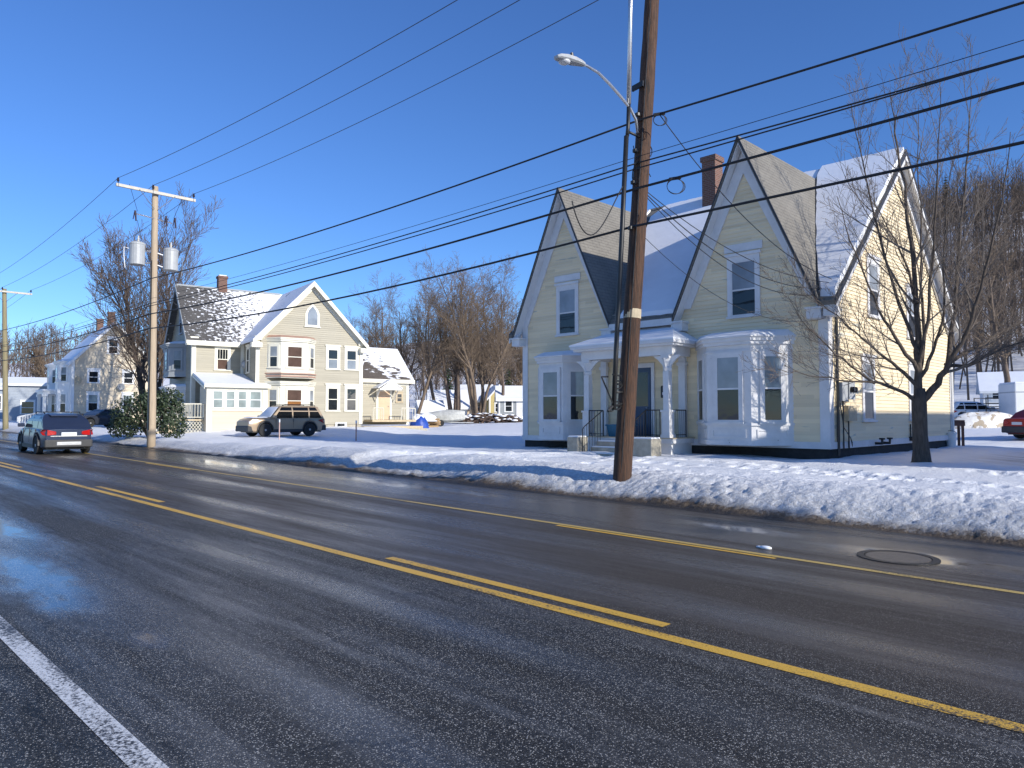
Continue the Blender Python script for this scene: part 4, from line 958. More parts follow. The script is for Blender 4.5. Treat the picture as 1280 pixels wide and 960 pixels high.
# ------------------------------------------------------------------ simple houses for the distance
def simple_house(name, label, c, rot, w, d, he, hr, wall, roof, trim='white', front=(), side=(), chim=None, door=None, ov=.35, base=None, group=None):
    """gable house: width w along the ridge, depth d; local x along the ridge, y back; eaves face front"""
    z = gz(c[0], c[1], False) - .15 if base is None else base
    r = thing(name, label, 'house', (c[0], c[1], z), rot, group)
    Wf = Wall((-w / 2, -d / 2), (1, 0)); Wr_ = Wall((w / 2, -d / 2), (0, 1)); Wb_ = Wall((w / 2, d / 2), (-1, 0)); Wl_ = Wall((-w / 2, d / 2), (0, -1))
    b = MB()
    for W in (Wf, Wb_): clapboard(b, W, [(0, 0), (w, 0), (w, he), (0, he)], .18)
    for W in (Wr_, Wl_): clapboard(b, W, [(0, 0), (d, 0), (d, he), (d / 2, hr - .12), (0, he)], .18)
    b.build('wall', wall, r)
    s_ = (hr - he) / (d / 2); b = MB()
    for sg in (-1, 1): rf(b, [(-w / 2 - ov, 0, hr), (w / 2 + ov, 0, hr), (w / 2 + ov, sg * (d / 2 + ov), he - ov * s_), (-w / 2 - ov, sg * (d / 2 + ov), he - ov * s_)])
    ro = b.build('roof', roof, r)
    b = MB()
    for sx_ in (-1, 1):
        for sg in (-1, 1): b.pped((sx_ * (w / 2 + ov + .012), 0, hr - .02), (0, sg * (d / 2 + ov), he - ov * s_ - hr), (-sx_ * .05, 0, 0), (0, 0, -.24))
    for sg in (-1, 1): b.box(-w / 2 - ov + .05, w / 2 + ov - .05, sg * (d / 2 + ov) - .02, sg * (d / 2 + ov) + .015, he - ov * s_ - .26, he - ov * s_ - .02)
    for W, L in ((Wf, w), (Wr_, d)): W.box(b, 0, .18, .02, .04, 0, he - .1); W.box(b, L - .18, L, .02, .04, 0, he - .1)
    b.build('trim', trim, r)
    for (u, zz, ww, hh) in front: window(r, Wf, u - ww / 2, u + ww / 2, zz, zz + hh, cas=.12, trim=trim, up='glass', lo='glass')
    for (u, zz, ww, hh) in side: window(r, Wr_, u - ww / 2, u + ww / 2, zz, zz + hh, cas=.12, trim=trim, up='glass', lo='glass')
    if door:
        b = MB(); Wf.box(b, door - .5, door + .5, .02, .07, .1, 2.2); b.build('door', 'w_trim', r)
    if chim is not None:
        b = MB(); b.box(chim - .3, chim + .3, -.3, .3, hr - .6, hr + .9); b.box(chim - .35, chim + .35, -.35, .35, hr + .9, hr + 1.0); b.build('chimney', 'brick', ro)
    return r
rotR = math.atan2(RT.y, RT.x)             # turns a front towards the camera
def P2(px, d): q = at_d(px, 521, d); return (q.x, q.y)
simple_house('white_house', 'low white house with a broad snowy roof and dark porch behind the leaning tree trunks', P2(560, 94), rotR + .1, 4.6, 5, 1.9, 3.9, 'white', 'snow', front=((1.0, .6, .8, 1.1), (2.2, .6, .8, 1.1)), door=3.6)
simple_house('cream_cottage', 'peach coloured cottage seen between the trunks of the multi stemmed trees', P2(594, 100), rotR - .15, 4.2, 5, 2.7, 4.6, mat('peach_wall', (.72, .58, .42), .6, .08, 1), 'snow', front=((1, .9, .8, 1.2), (3.2, .9, .8, 1.2)))
simple_house('yellow_cottage', 'small bright yellow house end right of the multi stemmed trees', P2(619, 98), rotR - 1.35, 5, 2.6, 2.9, 4.4, 'yellow_wall', 'snow', side=((1.3, .8, 1.0, 1.1),), front=((2, 1, .9, 1.3),))
simple_house('grey_house', 'long low grey house with white window beside the yellow cottage', P2(650, 90), rotR + .05, 5.4, 5, 2.6, 4.1, 'slate_siding', 'snow', front=((1.2, .9, .8, 1.3), (4.6, .9, .8, 1.3)), door=2.6)
simple_house('white_garage', 'small white snow covered garage at the left of the tree trunks', P2(537, 84), rotR + .3, 2.4, 3, 1.6, 2.6, 'white', 'snow', front=((1.2, .6, .7, .7),))
simple_house('blue_building', 'plain blue grey building with low snowy roof at the left edge', (at_d(18, 521, 96).x - 2, at_d(18, 521, 96).y), rotR + .45, 9, 9, 4.1, 5.4, 'grey_siding', 'snow', front=((1.5, 1.2, 1.4, 1.8), (3.6, 1.2, 1.0, 1.8), (7, 2.6, .8, 1)), side=((3, 3, .9, 1.2),))
simple_house('blue_annex', 'flat blue grey building end between the far left pole and the cream house', P2(38, 86), rotR + .5, 4.5, 6, 4.4, 5.2, 'grey_siding', 'snow', front=((2.2, .9, 1.2, 1.4),))
simple_house('white_barn', 'white clapboard building with snow roof behind the utility trailer on the right', P2(1257, 78), rotR - .5, 4.2, 4.4, 1.9, 3.7, 'white', 'snow', front=((1.2, .7, .8, .9), (3.0, .7, .8, .9)))
simple_house('unseen_shadow_house', 'unseen grey clapboard house across the parking lot, added outside the picture to shade the yellow house end wall', (9.5, 28), R_(90), 15, 8, 5.3, 9.45, 'slate_siding', 'snow', front=((3, 1, .9, 1.6), (7, 1, .9, 1.6), (11, 1, .9, 1.6)), side=((2.5, 1, .9, 1.6), (5.5, 1, .9, 1.6)), base=.0)  # out of view, added so its shadow covers the yellow house's lower wall
# ------------------------------------------------------------------ poles, lamp, wires
def at_x(px, py, X):
    r = ray(px, py); return CAM + r * (X / r.x)
def lerp_pole(A, B, z): return A.lerp(B, (z - A.z) / (B.z - A.z))
rndp = random.Random(3)
PB = at_d(778, 592, 15.97); PT = at_d(815, 0, 16.4); PT = PB + (PT - PB) * (12.9 - PB.z) / (PT.z - PB.z)
p1 = lambda z: lerp_pole(PB, PT, z)
UP1 = thing('utility_pole', 'tall brown leaning utility pole with street lamp in front of the yellow house', 'pole', PB, 0, 'utility poles along the road', off=tuple(PB))
def pole_mesh(A, B, r0, r1, n=20, k=24):
    b = MB(); pts = []; rr = []
    A = A - (B - A).normalized() * .6
    for i in range(k + 1):
        t = i / k; p = A.lerp(B, t) + Vector((rndp.uniform(-1, 1), rndp.uniform(-1, 1), 0)) * .006; pts.append(p); rr.append(r0 + (r1 - r0) * t + rndp.uniform(-.003, .003))
    return b.tube(pts, rr, n)
pole_mesh(PB, PT, .205, .15).build('pole_shaft', 'pole_wood', UP1, smooth=True)
b = MB(); z = 4.05; b.tube([p1(z - .1), p1(z + .1)], [.192, .190], 20); b.build('band', 'deck_wood', UP1, smooth=False)
# crossarm at the top
X1 = p1(12.4).x; a1 = p1(12.4)
def crossarm(par, c, half, mt, tilt=0):
    b = MB(); b.pped(c + Vector((.20, -half, -.06 + tilt)), (0, 2 * half, -2 * tilt), (.10, 0, 0), (0, 0, .13)); o = b.build('crossarm', mt, par)
    b = MB()
    for s in (-1, 1): b.tube([c + Vector((.32, s * half * .45, -.02)), c + Vector((.18, s * .08, -.75))], .016, 4)
    b.build('brace', 'alu', o)
    b = MB(); ends = []
    for y in (-half + .08, -.18 if half > 1 else .0, half - .08):
        q = c + Vector((.25, y, .07 - tilt * y / half)); b.lathe([(.02, 0), (.02, .08), (.055, .10), (.06, .15), (.035, .20), (.05, .23), (.02, .27)], q, 8); ends.append(q + Vector((0, 0, .25)))
    b.build('insulator', 'insul', o)
    return ends
e_p1 = crossarm(UP1, a1, 1.3, 'arm_wood')
# riser conduit standing off the pole towards the road, scroll bracket at its foot
def at_p(px, py, dx=0): return at_x(px, py, PB.x + (at_d(px, py, 16).z - PB.z) * (PT.x - PB.x) / (PT.z - PB.z) + dx)
b = MB(); b.tube([at_p(790, -90), at_p(788, 10), at_p(786, 130)], .05, 8); rc = b.build('riser_conduit', 'alu', UP1, smooth=True)
b = MB(); b.tube([at_p(786, 128), at_p(785, 160), at_p(784, 170)], .042, 8); b.tube([at_p(783, 170), at_p(777, 300), at_p(770, 440), at_p(767, 512)], .052, 8)
for (x, y) in ((786, 165), (768, 490)): b.tube([at_p(x, y), p1(at_p(x, y).z)], .03, 5)
b.build('lower_conduit', 'black_metal', rc, smooth=True)
b = MB(); s_ = []
b.tube([at_p(752, 471), at_p(760, 471)], .016, 5); b.tube([at_p(752, 471), at_p(766, 504)], .018, 5); b.tube([at_p(766, 468), at_p(776, 470), at_p(780, 482), at_p(772, 480)], .022, 6)
for (x, y, rr) in ((772, 481, 5), (771, 507, 5), (764, 511, 3)):
    b.tube([at_p(x + rr * math.cos(t * .7), y + rr * math.sin(t * .7)) for t in range(10)], .018, 5)
b.tube([at_p(760, 514), at_p(766, 508), at_p(777, 505)], .03, 5)
b.build('scroll_bracket', 'black_metal', rc)
# bolts, ground wire, step plates
b = MB(); b.tube([p1(z) + Vector((.10 * math.cos(.5), -.165, 0)) for z in (.6, 3, 6, 9, 12)], .012, 4)
for z, w in ((9.05, .26), (9.0, .2)): b.pped(p1(z) + Vector((-.22, -.24, 0)), (.30, -.02, .03), (0, .05, 0), (0, 0, .07))
for z in (6.9, 7.6, 8.4, 5.9): b.tube([p1(z) + Vector((0, -.28, 0)), p1(z) + Vector((0, .24, 0))], .022, 6); b.lathe([(.02, -.05), (.06, -.03), (.06, .03), (.02, .05)], p1(z) + Vector((0, -.27, 0)), 8)
for q in ((0, 0), (.4, .9), (.8, 2.1)):
    c = p1(7.9 - q[0]); b.tube([c + Vector((.19 * math.cos(t * .4 + q[1]), .19 * math.sin(t * .4 + q[1]), .10 * t - .4)) for t in range(8)], .012, 4)
b.build('hardware', 'black_metal', UP1)
# street lamp
ax = [(797, 166), (795, 150), (788, 136), (776, 121), (762, 105), (748, 91), (733, 82), (726, 80)]
apts = [at_p(*q) for q in ax]
SLm = thing('street_lamp', 'grey street lamp on a curved arm bolted to the tall brown pole', 'street lamp', apts[0], off=tuple(apts[0]))
b = MB(); b.tube(apts, [.032] * 5 + [.03, .028, .026], 8); b.build('arm', 'alu', SLm, smooth=True)
h0, h1 = at_p(730, 81), at_p(695, 70); dv = (h1 - h0); dl = dv.length; dv.normalize(); sd = dv.cross(Vector((0, 0, 1))).normalized(); uv = sd.cross(dv)
b = MB(); ring = []
for (t, w, hu, hd) in ((0, .05, .045, -.03), (.15, .085, .065, -.035), (.4, .125, .075, -.05), (.7, .135, .07, -.055), (.92, .105, .045, -.05), (1, .06, .01, -.04)):
    c = h0 + dv * dl * t
    ring.append([c + sd * w + uv * (hd * .5), c + sd * w * .75 + uv * hu * .8, c + uv * hu, c - sd * w * .75 + uv * hu * .8, c - sd * w + uv * (hd * .5), c - sd * w * .7 + uv * hd, c + sd * w * .7 + uv * hd])
vs2 = [p for r in ring for p in r]; k = 7
b.add(vs2, [(i * k + j, i * k + (j + 1) % k, (i + 1) * k + (j + 1) % k, (i + 1) * k + j) for i in range(5) for j in range(k)] + [tuple(range(k)), tuple(range(5 * k, 6 * k))])
hd_ = b.build('lamp_head', 'grey_metal', SLm, smooth=False, fix=True)
b = MB(); c = h0 + dv * dl * .72 - uv * .062; b.ball(c, .12, 12, (1, 1, .45)); b.build('lens', 'lamp', hd_, smooth=True)
b = MB(); c = h0 + dv * dl * .42 + uv * .09; b.tube([c, c + uv * .07], [.035, .03], 8); b.build('photocell', 'black_metal', hd_)

# second pole with two transformers
B2 = at_d(189, 555, 33.7); T2 = at_d(194, 240, 34.2); T2 = T2 + (T2 - B2).normalized() * .25
UP2 = thing('utility_pole', 'pale weathered utility pole carrying two grey transformers near the tan house', 'pole', B2, 0, 'utility poles along the road', off=tuple(B2))
p2 = lambda z: lerp_pole(B2, T2, z)
pole_mesh(B2, T2, .19, .13, 14, 10).build('pole_shaft', 'pole_grey', UP2, smooth=True)
e_p2 = crossarm(UP2, p2(T2.z - .35), 1.75, 'arm_wood')
c2 = p2(T2.z - 1.55)
b = MB(); b.tube([c2 + Vector((.1, -.95, .1)), c2 + Vector((.1, .75, -.05))], .03, 5); arm = b.build('fuse_arm', 'alu', UP2)
for y in (-.9, .45, .85):
    b = MB(); q = c2 + Vector((.14, y, 0)); b.tube([q + Vector((0, 0, .22)), q + Vector((.02, .04, -.25))], [.05, .035], 6); b.tube([q + Vector((.02, -.03, .15)), q + Vector((.05, -.1, -.2))], .02, 5); b.build('fuse_cutout', 'insul', arm)
zt2 = 1.8 + (521 - 322) / 920 * 34
for s, dz in ((-1, .04), (1, -.02)):
    c = p2(zt2) + Vector((.0, s * .74, dz - .48))
    b = MB(); b.lathe([(.23, -.02), (.33, 0), (.33, .90), (.345, .92), (.345, .97), (.26, 1.04), (.05, 1.06)], c, 18); tr_ = b.build('transformer', 'grey_metal', UP2, smooth=False, bevel=.01)
    tr_['label'] = 'grey drum transformer on the road side' if s < 0 else 'grey drum transformer on the house side'
    b = MB(); q = c + Vector((.06, s * -.02, 1.03)); b.lathe([(.03, 0), (.055, .06), (.035, .10), (.05, .15), (.03, .2), (.03, .30)], q, 8); b.build('bushing', 'arm_wood', tr_)
    b = MB()
    for zz in (.12, .68): b.tube([c + Vector((0, -s * .36, zz)), p2(zt2) + Vector((0, s * .12, dz - .42 + zz))], .035, 5)
    b.tube([c + Vector((0, s * .36, .70)), c + Vector((0, s * .56, .74)), c + Vector((0, s * .56, .35)), c + Vector((0, s * .5, -.2))], .016, 5)
    b.build('bracket', 'alu', tr_)
b = MB()
for s in (-1, 1): b.tube([p2(zt2) + Vector((.05, s * .6, .85)), c2 + Vector((.14, s * .8, -.2))], .010, 4); b.tube([c2 + Vector((.14, s * .8, .2)), p2(T2.z - .3) + Vector((.25, s * 1.2, .1))], .010, 4)
b.tube([p2(1.2) + Vector((.12, -.16, 0)), p2(9) + Vector((.1, -.14, 0))], .02, 4)
b.build('jumper_wire', 'wire', UP2)
# third pole, far left
B3 = at_d(7, 537, 55.5); T3 = at_d(5.5, 361, 56)
UP3 = thing('utility_pole', 'greenish brown utility pole with a single crossarm at the far left', 'pole', B3, 0, 'utility poles along the road', off=tuple(B3))
p3_ = lambda z: lerp_pole(B3, T3, z)
pole_mesh(B3, T3, .2, .15, 12, 8).build('pole_shaft', mat('mossy_pole_wood', (.27, .23, .13), .8, .25, 3, stretch=(4, 4, .3)), UP3, smooth=True)
e_p3 = crossarm(UP3, p3_(T3.z - .25), 1.75, 'arm_wood')
# fourth pole beyond the right edge, where the wires end
B4 = Vector((22.5, 13.2, .25)); T4 = Vector((22.6, 13.2, 12.6))
UP4 = thing('utility_pole', 'plain brown utility pole outside the picture, beyond the right edge', 'pole', B4, 0, 'utility poles along the road', off=tuple(B4))
pole_mesh(B4, T4, .19, .14, 12, 8).build('pole_shaft', 'pole_wood', UP4, smooth=True)
e_p4 = crossarm(UP4, Vector((22.55, 13.2, 12.2)), 1.3, 'arm_wood')

def sagged(A, B, sag, n=18): return [A.lerp(B, i / n) + Vector((0, 0, -4 * sag * (i / n) * (1 - i / n))) for i in range(n + 1)]
def wire(label, spans, r, mt='wire', name='overhead_wire', cat='wire', n=5):
    b = MB()
    for (A, B, s) in spans: b.tube(sagged(A, B, s), r, n)
    return tag(b.build(name, mt, None, smooth=True), label, cat, 'wires strung between the utility poles')
for k, nm in enumerate(('thin bare power line at the road end of the crossarms', 'thin bare power line at the middle of the crossarms', 'thin bare power line at the house end of the crossarms')):
    far_ = e_p3[k] + (e_p3[k] - e_p2[k])
    wire(nm, [(e_p1[k], e_p2[k], .35), (e_p2[k], e_p3[k], .45), (e_p3[k], far_, .4), (e_p1[k], e_p4[k], .3)], .011, 'wire_grey')
L2 = []
for (lab, yl, y1, y1r, yr, r, sl_, ynear) in (
        ('black service cable, uppermost of the cables crossing the brown pole', 349, 152, 141, 3, .019, .25, 0),
        ('hair thin wire just below the uppermost cable', 374, 199, 189, 50, .006, .15, -.02),
        ('upper of the two close black cables at the middle of the brown pole', 380, 206, 191, 70, .014, .18, .02),
        ('lower of the two close black cables at the middle of the brown pole', 383, 214, 203, 71, .013, .18, -.03),
        ('heavy telephone cable with a coil hanging from it', 393, 240, 229, 104, .024, .25, -.05),
        ('thick black cable, lowest of the cables crossing the brown pole', 411, 287, 281, 178, .024, .32, -.05)):
    A = p1(1.8 + (521 - y1) / 920 * 16.2); A = A + Vector((0, -.21 + ynear, 0))
    Bq = at_x(192, yl, p2(8).x) ; Bq = Vector((p2(Bq.z).x, p2(Bq.z).y - .17, Bq.z))
    rr = ray(1280, yr); rr0 = ray(803 + (155 - y1) * .05, y1r)
    Rp = CAM + rr * (A.y / rr.y)                        # where the cable leaves the frame on the right
    t = (22.4 - A.x) / (Rp.x - A.x); E_ = A + (Rp - A) * t
    # far left span follows to the third pole and on
    Cq = p3_(Bq.z + .2) + Vector((0, -.17, 0)); Dq = Cq + (Cq - Bq)
    f = (Rp.x - A.x) / (E_.x - A.x); sg = .22; E_.z += 0; 
    # raise the far end so that the sagging cable still passes through Rp
    E_.z += 4 * sg * (1 - f)
    wire(lab, [(A, Bq, sl_), (Bq, Cq, .25), (Cq, Dq, .25), (A, E_, sg)], r * 1.2, 'wire')
    L2.append((A, E_, sg))
def on_span(s, px):
    A, E_, sg = s; pts = sagged(A, E_, sg, 60)
    def X(p): v = p - CAM; return 640 + FPX * v.dot(RT) / v.dot(FW)
    return min(pts, key=lambda p: abs(X(p) - px))
# coils hung on the cables
for s, px, r, lab in ((L2[4], 851, .17, 'coil of spare black cable hanging from the heavy telephone cable'), (L2[0], 824, .13, 'small coil of wire on the uppermost cable next to the brown pole')):
    c = on_span(s, px); b = MB()
    for q in range(3): b.tube([c + Vector((.0, 0, -r * .95)) + RT * (r * (1 + .06 * q) * math.cos(t * .35 + q)) + Vector((0, .02 * q, r * (1 - .05 * q) * math.sin(t * .35 + q))) for t in range(19)], .007, 5)
    b.tube([c + RT * -.12 + Vector((0, 0, -.02)), c + RT * .12 + Vector((0, 0, .02))], .035, 6)
    tag(b.build('cable_coil', 'wire'), lab, 'cable coil', 'cable coils')
# drops from the pole to the house corner
hc = Vector((XR + .06, YF - .02, 5.45))
for k, (zq, tgt, sg, r, lab) in enumerate(((p1(6.88), hc + Vector((0, 0, .1)), .45, .010, 'upper of the three close drop wires from the brown pole to the yellow house corner'), (p1(6.84), hc + Vector((-.1, 0, -.05)), .62, .012, 'middle of the three close drop wires to the yellow house corner'), (p1(6.80), hc + Vector((-.2, 0, -.2)), .75, .010, 'lowest of the three close drop wires to the yellow house corner'),
        (on_span(L2[0], 828), hc + Vector((.05, .1, .2)), .55, .011, 'single drop wire running from the uppermost cable past the chimney to the yellow house'), (p1(5.9), hc + Vector((-.1, -.05, -.9)), .75, .007, 'thin slack drop wire from below the cables to the yellow house front'))):
    b = MB(); b.tube(sagged(zq, tgt, sg), r, 5); tag(b.build('drop_wire', 'wire', smooth=True), lab, 'wire', 'drop wires to the yellow house')
b = MB(); A = at_p(783, 226); 
b.tube([at_p(715 + 68 * t, 251 + 58 * math.sin(math.pi * t ** .85) * (1 - t) ** .55 - 25 * t ** 3) for t in [i / 24 for i in range(25)]], .013, 5); tag(b.build('slack_cable', 'wire', smooth=True), 'slack black cable looping beside the brown pole', 'wire')
b = MB(); q = p2(8.2); A = Vector((q.x, q.y - .15, q.z)); t_ = at_d(262, 415, 53)
b.tube(sagged(A, t_, .2), .012, 4); tag(b.build('drop_wire', 'wire_grey', smooth=True), 'drop wire from the pale pole to the tan house', 'wire')

# ------------------------------------------------------------------ cars
def car(name, label, cat, loc, heading, L, W, H, paint, wsb, wst, rwt, rwb, belt=.98, hood=.92, wb=2.65, wr=.34, clear=.22, clad=None, group=None, pitch=0, pillars=(0.0,), rails=False, snow=False, deck=None):
    r = thing(name, label, cat, loc, heading, group); r.rotation_euler = (0, pitch, heading)
    hl, hw = L / 2, W / 2; xf, xr = wb / 2 + .05, -wb / 2 + .05
    def prof(x):
        if x > wsb: t = (x - wsb) / (hl - wsb); zt = belt + (hood - belt) * min(1, t * 1.4) - .16 * max(0, (t - .75) / .25) ** 2
        elif x < rwb: t = (rwb - x) / max(.01, hl + rwb); zt = (deck or belt) - .10 * max(0, t - .6)
        else: zt = belt + ((deck or belt) - belt) * 0
        w = hw * (1 - .15 * (abs(x) / hl) ** 4.5); zb = clear + .10 * max(0, (abs(x) / hl - .82) / .18) ** 2
        R = wr + .065
        for xw in (xf, xr):
            if abs(x - xw) < R: zb = max(zb, wr + math.sqrt(R * R - (x - xw) ** 2))
        return zt, w, zb
    b = MB(); st = [-hl + L * i / 84 for i in range(85)]; k = 14; V = []
    for x in st:
        zt, w, zb = prof(x); zb = min(zb, zt - .12); h = zt - zb; half = [(w * .90, zb), (w * .985, zb + min(.07, h * .3)), (w, zb + h * .45), (w * .985, zb + h * .72), (w * .945, zt - .03), (w * .86, zt + .0)]
        V += [(x, 0, zb)] + [(x, y, z) for y, z in half] + [(x, 0, zt + .025)] + [(x, -y, z) for y, z in half[::-1]]
    F = [(i * k + j, i * k + (j + 1) % k, (i + 1) * k + (j + 1) % k, (i + 1) * k + j) for i in range(84) for j in range(k)] + [tuple(range(k)), tuple(range(84 * k, 85 * k))]
    b.add(V, F)
    # greenhouse
    yb, yt = hw * .915, hw * .71; zm = belt + (H - belt) * .55; ym = hw * .865
    rings = []
    for (z, y, a, c) in ((belt - .03, yb, rwb - .02, wsb + .05), (zm, ym, rwb + (rwt - rwb) * .5, wsb + (wst - wsb) * .53), (H - .10, yt + .03, rwt - .05, wst + .05), (H - .025, yt - .07, rwt + .08, wst - .06), (H, yt - .22, rwt + .30, wst - .22)):
        rings.append([(a, -y, z), (a, y, z), (c, y, z), (c, -y, z)])
    V = [p for q in rings for p in q]; b.add(V, [(i * 4 + j, i * 4 + (j + 1) % 4, i * 4 + 4 + (j + 1) % 4, i * 4 + 4 + j) for i in range(4) for j in range(4)] + [(16, 17, 18, 19)])
    body = b.build('body', paint, r, fix=True, bevel=.015); body.data.shade_smooth(); body.data.set_sharp_from_angle(angle=R_(38))
    b = MB(); b.box(-hl * .9, hl * .9, -hw * .8, hw * .8, clear - .03, clear + .3); b.build('underbody', 'black_metal', r)
    # glass
    def side_pt(x, t, s):            # t 0 at the belt .. 1 at the roof
        z = belt + .02 + (H - .12 - belt) * t
        y = yb + (ym - yb) * ((z - belt + .03) / (zm - belt + .03)) if z < zm else ym + (yt + .04 - ym) * ((z - zm) / (H - .07 - zm))
        return Vector((x, s * (y + .006), z))
    for s in (-1, 1):
        edges = [rwb + .10] + sorted(pillars) + [wsb - .16]
        b = MB()
        for i in range(len(edges) - 1):
            a, c = edges[i] + .04, edges[i + 1] - .04
            aT = max(a, rwt + .12) if i == 0 else a; cT = min(c, wst - .02) if i == len(edges) - 2 else c
            lo = [side_pt(a, 0, s), side_pt(c, 0, s)]; mi = [side_pt(a + (aT - a) * .55, .55, s), side_pt(c + (cT - c) * .55, .55, s)]; hi = [side_pt(aT, 1, s), side_pt(cT, 1, s)]
            b.add([lo[0], lo[1], mi[1], hi[1], hi[0], mi[0]], [(0, 1, 2, 5), (5, 2, 3, 4)])
        b.build('side_window', 'car_glass', r)
    def pane(nm, xb, zb, xt, zt, yb_, yt_, e):
        b = MB(); b.add([(xb + e, -yb_, zb), (xb + e, yb_, zb), (xt + e, yt_, zt), (xt + e, -yt_, zt)], [(0, 1, 2, 3)]); return b.build(nm, 'car_glass', r, fix=True)
    fx = lambda z: (wsb + .05) + ((wst + .05) - (wsb + .05)) * (z - belt + .03) / (H - .04 - belt); gx = lambda z: (rwb - .02) + ((rwt - .03) - (rwb - .02)) * (z - belt + .03) / (H - .04 - belt)
    pane('windscreen', fx(belt + .04), belt + .04, fx(H - .10), H - .10, yb * .93, yt * .98, .022); pane('rear_window', gx(belt + .12), belt + .12, gx(H - .18), H - .18, yb * .76, yt * .80, -.022)
    b = MB(); b.prism([(rwt + .1, -yt * .80, H - .02), (rwt + .1, yt * .80, H - .02), (rwt - .20, yt * .72, H - .07), (rwt - .20, -yt * .72, H - .07)], (0, 0, -.05)); b.build('roof_spoiler', paint, r, bevel=.015)
    # wheels
    for xw in (xf, xr):
        for s in (-1, 1):
            c = (xw, s * (hw - .105), wr); b = MB(); b.lathe([(wr * .62, -.10), (wr * .95, -.11), (wr, -.07), (wr, .07), (wr * .95, .11), (wr * .62, .10)], c, 24, 'Y'); wl = b.build('wheel', 'rubber', r, smooth=False)
            b = MB(); e = s * .085
            b.lathe([(wr * .63, e - .01), (wr * .63, e + .01), (wr * .55, e + .012), (wr * .55, e - .012)], c, 20, 'Y')
            b.lathe([(wr * .18, e - .02), (wr * .16, e + s * .02 + .01)], c, 10, 'Y')
            for q in range(5):
                t = q * 2 * math.pi / 5; d = Vector((math.cos(t), 0, math.sin(t))); n_ = Vector((-math.sin(t), 0, math.cos(t)))
                b.pped(Vector(c) + Vector((0, e - .012, 0)) + d * wr * .12 - n_ * wr * .085, d * wr * .46, n_ * wr * .17, (0, .024, 0))
            b.build('rim', 'silver', wl)
    # lamps, bumpers, plate, mirrors, handles
    zl = belt - .16
    for s in (-1, 1):
        b = MB(); b.prism([(-hl - .03, s * hw * .48, zl - .07), (-hl - .025, s * hw * .80, zl - .10), (-hl + .10, s * hw * .965, zl - .08), (-hl + .42, s * (hw * .985), zl + .06), (-hl + .10, s * hw * .965, zl + .12), (-hl - .02, s * hw * .80, zl + .12), (-hl - .025, s * hw * .48, zl + .05)], (.10, -s * .03, 0)); b.build('tail_lamp', 'tail', r, bevel=.02)
        b = MB(); b.box(hl - .30, hl - .02, s * hw * .90, s * hw * .58, hood - .30, hood - .15); b.build('headlamp', 'lamp', r, bevel=.02)
        b = MB(); b.box(wsb - .22, wsb - .06, s * (hw * .93), s * (hw + .17), belt + .02, belt + .17); b.build('mirror', paint, r, bevel=.03)
        b = MB()
        for x in [p - .1 for p in pillars] + [pillars[-1] - .95]: b.box(x - .16, x, s * (hw * .985), s * (hw + .012), belt - .17, belt - .14)
        b.build('door_handle', paint, r)
        b = MB()
        for x in list(pillars) + [wsb - .25]: b.box(x - .006, x + .006, s * (hw * .97), s * (hw + .002), clear + .22, belt - .03)
        b.build('door_seam', 'black_metal', r)
    cl = clad or 'clad'
    b = MB(); b.box(-hl - .06, -hl + .25, -hw * .90, hw * .90, clear + .06, clear + .36); b.build('rear_bumper', cl, r, bevel=.04)
    b = MB(); b.box(hl - .28, hl + .05, -hw * .89, hw * .89, clear + .02, clear + .34); b.build('front_bumper', cl, r, bevel=.05)
    b = MB(); b.box(hl - .14, hl - .005, -hw * .52, hw * .52, hood - .33, hood - .13); b.build('grille', 'black_metal', r, bevel=.02)
    b = MB(); b.box(-hl - .03, -hl + .05, -.26, .26, belt - .27, belt - .14); b.build('number_plate', 'plate', r)
    if clad:
        b = MB()
        for s in (-1, 1):
            b.box(xr + wr + .07, xf - wr - .07, s * (hw * .97), s * (hw + .012), clear, clear + .15)
            for xw in (xf, xr):
                R = wr + .05; pts = [(xw + (R + e) * math.cos(t), (R + e) * math.sin(t) + wr) for e in (0, .05) for t in [math.pi * i / 10 for i in range(11)]]
                for i in range(10):
                    q = [pts[i], pts[i + 1], pts[12 + i], pts[11 + i]]; b.prism([(x, s * (hw * .955), z) for x, z in q], (0, s * (hw * .05 + .014), 0))
        b.build('cladding', clad, r)
    if rails:
        b = MB()
        for s in (-1, 1): b.tube([(rwt + .1, s * yt * .95, H - .02), (rwt + .2, s * yt * .97, H + .05), (wst - .25, s * yt * .97, H + .05), (wst - .1, s * yt * .95, H - .03)], .022, 6)
        for x in (rwt + .35, wst - .45): b.tube([(x, -yt * .97, H + .05), (x, yt * .97, H + .05)], .018, 5)
        b.build('roof_rail', 'black_metal', r)
    if snow:
        b = MB(); n = 12
        for (x0, x1, e, ys_) in ((wsb + .05, hl - .25, .05, hw * .80),):
            V = []
            for i in range(n + 1):
                x = x0 + (x1 - x0) * i / n; zt = prof(x)[0]
                for j in range(9): y = -ys_ + 2 * ys_ * j / 8; V.append((x, y, zt + .03 + (.06 + .02 * noise.noise(Vector((x * 3, y * 3, 1)))) * (1 - (abs(y) / ys_) ** 4) * (1 if 0 < i < n else .1)))
            b.add(V, [(i * 9 + j, i * 9 + j + 1, (i + 1) * 9 + j + 1, (i + 1) * 9 + j) for i in range(n) for j in range(8)])
        zb_, zt_ = belt + .06, H - .08
